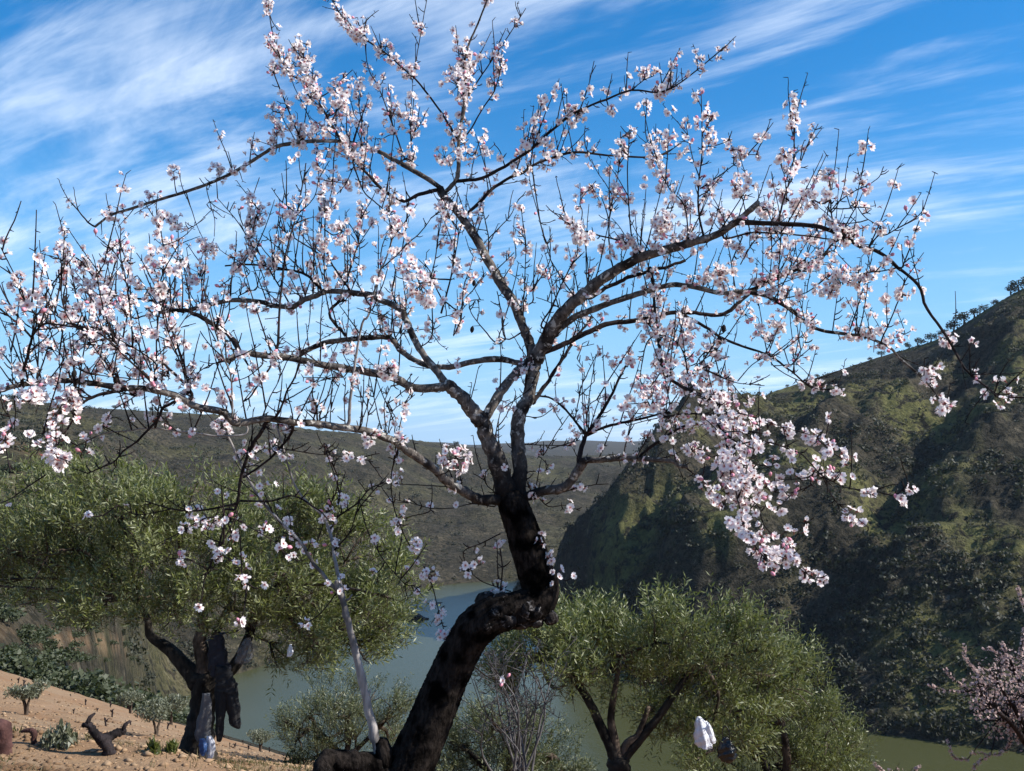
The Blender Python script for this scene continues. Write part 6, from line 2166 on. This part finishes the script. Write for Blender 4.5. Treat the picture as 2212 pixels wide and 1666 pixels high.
def build_near_things():
    g = np.random.default_rng(97)
    # grubbed-up vine: a black, forked stump lying at the edge of the bank
    p = ground_hit(234, 1630)
    d = p[1]
    gz = p[2]
    base = np.array((p[0], d, gz))
    off = gz - at(234, 1630, d)[2]
    root = empty('dead_vine_stump', base)
    tag(root, 'black forked dead vine stump standing on the tilled ground at left', 'stump')

    def A(x, y, w, dd=0.0):
        q = at(x, y, d + dd)
        return (q[0], q[1], q[2] + off, .5 * w / F * d)
    for nm, pts in (('stock', [A(236, 1632, 24), A(234, 1618, 23), A(228, 1606, 25), A(222, 1598, 26)]),
                    ('arm', [A(226, 1602, 22), A(212, 1592, 19), A(202, 1580, 17), A(196, 1570, 14), A(188, 1566, 12), A(178, 1568, 8)]),
                    ('arm', [A(224, 1600, 22), A(238, 1592, 19, .05), A(252, 1585, 18, .08), A(264, 1582, 15, .1), A(272, 1578, 7, .1)])):
        mb = MB()
        C = crom(np.array(pts), 4)
        mb.tube(C[:, :3], C[:, 3], 12, True, 0, .30, 3)
        if nm == 'arm':
            e = C[-5, :3]
            mb.tube([e, e + np.array((.02, 0, .05)), e + np.array((.05, .01, .075))], [.02, .016, .008], 6)
        link(nm, mb.mesh(nm, [M_DEAD]), root, tuple(-base))
    # bent brown stump further left
    base = ground_hit(73, 1608)
    d = base[1]
    off = base[2] - at(73, 1610, d)[2]
    mb = MB()
    C = crom(np.array([(*(at(x, y, d) + np.array((0, 0, off))), .5 * w / F * d) for x, y, w in ((74, 1612, 13), (73, 1600, 12), (75, 1588, 13), (68, 1581, 11), (56, 1581, 9), (46, 1584, 5))]), 4)
    mb.tube(C[:, :3], C[:, 3], 8, True, 0, .14, 6)
    o = link('bent_stump', mb.mesh('bent_stump', [M_REDWOOD], True, base), None, tuple(base))
    tag(o, 'bent red brown stump at far left beside the furrow bank', 'stump')
    # reddish stone block at the left edge
    c = ground_hit(2, 1632)
    c[2] += .05
    mb = MB()
    zz = np.linspace(-.1, .17, 12)
    mb.tube(np.stack([c[0] + .012 * np.sin(zz * 20), np.full(12, c[1]), c[2] + zz], -1), np.interp(zz, [-.1, 0, .1, .17], [.085, .062, .055, .05]) * (1 + .2 * (g.random(12) - .5)), 14, True, 0, .22, 12)
    o = link('reddish_stump', mb.mesh('reddish_stump', [M_REDROCK], False, c), None, tuple(c))
    tag(o, 'rough reddish brown stump at the left edge of the picture', 'stump')
    # low grey green shrubs and weeds
    for x, y, wpx, hpx, d, mat, nm, lab in ((128, 1612, 78, 50, 8.9, M_GREY_LEAF, 'grey_shrub', 'low grey green shrub beside the dead vine stump'),
                                            (642, 1650, 60, 34, 8.6, M_BUSH, 'low_shrub', 'small round green shrub left of the old stump'),
                                            (330, 1625, 30, 26, 8.5, M_WEED, 'weed_tuft', 'leafy green weed tuft left of the big olive foot'),
                                            (370, 1625, 26, 22, 9.0, M_WEED, 'weed_tuft', 'leafy weed tuft touching the big olive foot'),
                                            (200, 1600, 30, 30, 9.3, M_DRY, 'dry_tuft', 'tuft of dry pale grass behind the dead vine stump')):
        base = ground_hit(x, y)
        d = base[1]
        w = wpx / F * d * .5
        h = hpx / F * d
        mb = MB()
        n = 420 if 'shrub' in nm else 150
        P = rand_unit(g, n) * (g.random((n, 1)) ** .5) * np.array((w, w, h))
        P[:, 2] = np.abs(P[:, 2])
        Av = (rand_unit(g, n) * .9 + np.array((0, 0, .8))) * (.022 if 'shrub' in nm else .032)
        Bv = np.cross(Av, rand_unit(g, n)) * (.4 if 'shrub' in nm else .22)
        mb.add(*quads_at(P, Av, Bv))
        for _ in range(24):
            e = rand_unit(g, 1)[0] * np.array((w, w, h)) * .8
            e[2] = abs(e[2])
            mb.tube([(0, 0, -.03), e * .5 + np.array((0, 0, .02)), e], [.006, .004, .002], 3)
        o = link(nm, mb.mesh(nm, [mat], False), None, tuple(base))
        tag(o, lab, 'plant')
    # gravel and clods, dry grass, green sprouts
    stones = MB()
    N = 13000
    dd = np.exp(g.uniform(np.log(4.3), np.log(30), N))
    uu = g.uniform(-.56, .02, N)
    xs, ys = uu * dd, dd
    zs = near_z(xs, ys)
    oct_ = np.array([(1, 0, 0), (0, 1, 0), (-1, 0, 0), (0, -1, 0), (0, 0, .8), (0, 0, -.8)], float)
    ot = np.array([(0, 1, 4), (1, 2, 4), (2, 3, 4), (3, 0, 4), (1, 0, 5), (2, 1, 5), (3, 2, 5), (0, 3, 5)])
    sz = (.006 + .026 * g.random(N) ** 3) * (1 + dd / 30)
    for i in range(N):
        a = g.random() * 6.28
        ca, sa = math.cos(a), math.sin(a)
        v = oct_ * (1 + .5 * (g.random((6, 1)) - .5)) * sz[i] * np.array((1.2, .9, .7))
        v = np.stack([v[:, 0] * ca - v[:, 1] * sa, v[:, 0] * sa + v[:, 1] * ca, v[:, 2]], -1)
        stones.add(v + np.array((xs[i], ys[i], zs[i] + .2 * sz[i])), None, ot)
    o = link('gravel', stones.mesh('gravel', [M_STONE], False))
    tag(o, 'small stones and clods strewn over the tilled soil', 'gravel', None, 'stuff')
    grass = MB()
    for (n, x0, x1, y0, y1, mat_i) in ((9000, -6.5, -1.2, 4.8, 13.0, 0), (4000, -4.8, -1.5, 6.0, 11.4, 1)):
        x = g.uniform(x0, x1, n)
        y = g.uniform(y0, y1, n)
        dens = fbm(x * .9 + 3 * mat_i, y * .9, 3)
        ok = dens > (.12 if mat_i == 0 else .10)
        x, y = x[ok], y[ok]
        z = near_z(x, y)
        h = g.uniform(.02, .07, len(x))
        lean = g.normal(size=(len(x), 2)) * .5
        w = .004
        b0 = np.stack([x - w, y, z - .005], -1)
        b1 = np.stack([x + w, y, z - .005], -1)
        tp_ = np.stack([x + lean[:, 0] * h, y + lean[:, 1] * h, z + h], -1)
        grass.add(np.stack([b0, b1, tp_], 1).reshape(-1, 3), None, np.arange(len(x) * 3).reshape(-1, 3), mat_i)
    o = link('grass_tufts', grass.mesh('grass_tufts', [M_DRY, M_WEED], False))
    tag(o, 'thin dry and green grass blades on the tilled soil', 'grass', None, 'stuff')
    # two pale pebbles by the stump
    for x, lab in ((865, 'pale pebble at the bottom edge beside the almond foot, left one'), (882, 'pale pebble at the bottom edge beside the almond foot, right one')):
        pp = at(x - 45, 1662, 4.2)
        rock('pebble', lab, np.array((pp[0], 4.2, hz(pp[0], 4.2) + .015)), .022, g, M_ROCK, .8, 'pebble')
    # rocky islet in the river
    u, r = uv_r(897, 1338)
    d = WATER_Z / r
    root = empty('river_islet', (u * d, d, WATER_Z))
    tag(root, 'small dark rocky islet in the river left of the trunk', 'islet')
    for k, (ox, oy, s, f) in enumerate(((-2.6, 0, 2.6, .6), (0.6, .8, 3.0, .75), (3.4, -.4, 2.2, .5), (5.4, .3, 1.3, .4))):
        q = rock('boulder', None, np.array((ox, oy, 0.2)), s, g, M_DARKROCK, f, None)
        q.parent = root
    mb = MB()
    for k in range(8):
        V, qd = clump(g, (g.uniform(-3, 4), g.uniform(-.8, .8), 1.2), (1.0, 1.0, .9), 60, .22)
        mb.add(V, qd)
    link('bushes', mb.mesh('bushes', [M_SCRUB], False), root)


M_STONE = bark('field_stone', (0.22, 0.13, 0.07), (0.42, 0.30, 0.19), 3, .3, 1.0)
build_near_things()

# lean sampling: little light bounces far in this open place
cy = scene.cycles
cy.max_bounces = 5
cy.diffuse_bounces = 2
cy.glossy_bounces = 2
cy.transmission_bounces = 3
cy.transparent_max_bounces = 8
cy.caustics_reflective = False
cy.caustics_refractive = False

# ------------------------------------------------------------------ air
def build_haze():
    x0, x1, y0, y1, z0, z1 = -9000, 9000, -300, 12000, -400, 330
    V = [(x0, y0, z0), (x1, y0, z0), (x1, y1, z0), (x0, y1, z0), (x0, y0, z1), (x1, y0, z1), (x1, y1, z1), (x0, y1, z1)]
    q = [(0, 3, 2, 1), (4, 5, 6, 7), (0, 1, 5, 4), (1, 2, 6, 5), (2, 3, 7, 6), (3, 0, 4, 7)]
    m = bpy.data.materials.new('haze_air')
    m.use_nodes = True
    t = NT(m.node_tree)
    for nd in list(t.n):
        t.n.remove(nd)
    out = t.new('ShaderNodeOutputMaterial')
    v = t.new('ShaderNodeVolumePrincipled')
    v.inputs['Color'].default_value = (0.80, 0.88, 1.0, 1)
    v.inputs['Density'].default_value = 0.000035
    v.inputs['Anisotropy'].default_value = 0.0
    t.link(v.outputs[0], out.inputs['Volume'])
    o = link('haze', mesh_from('haze', V, q, None, [m], False))
    tag(o, kind='stuff')


build_haze()
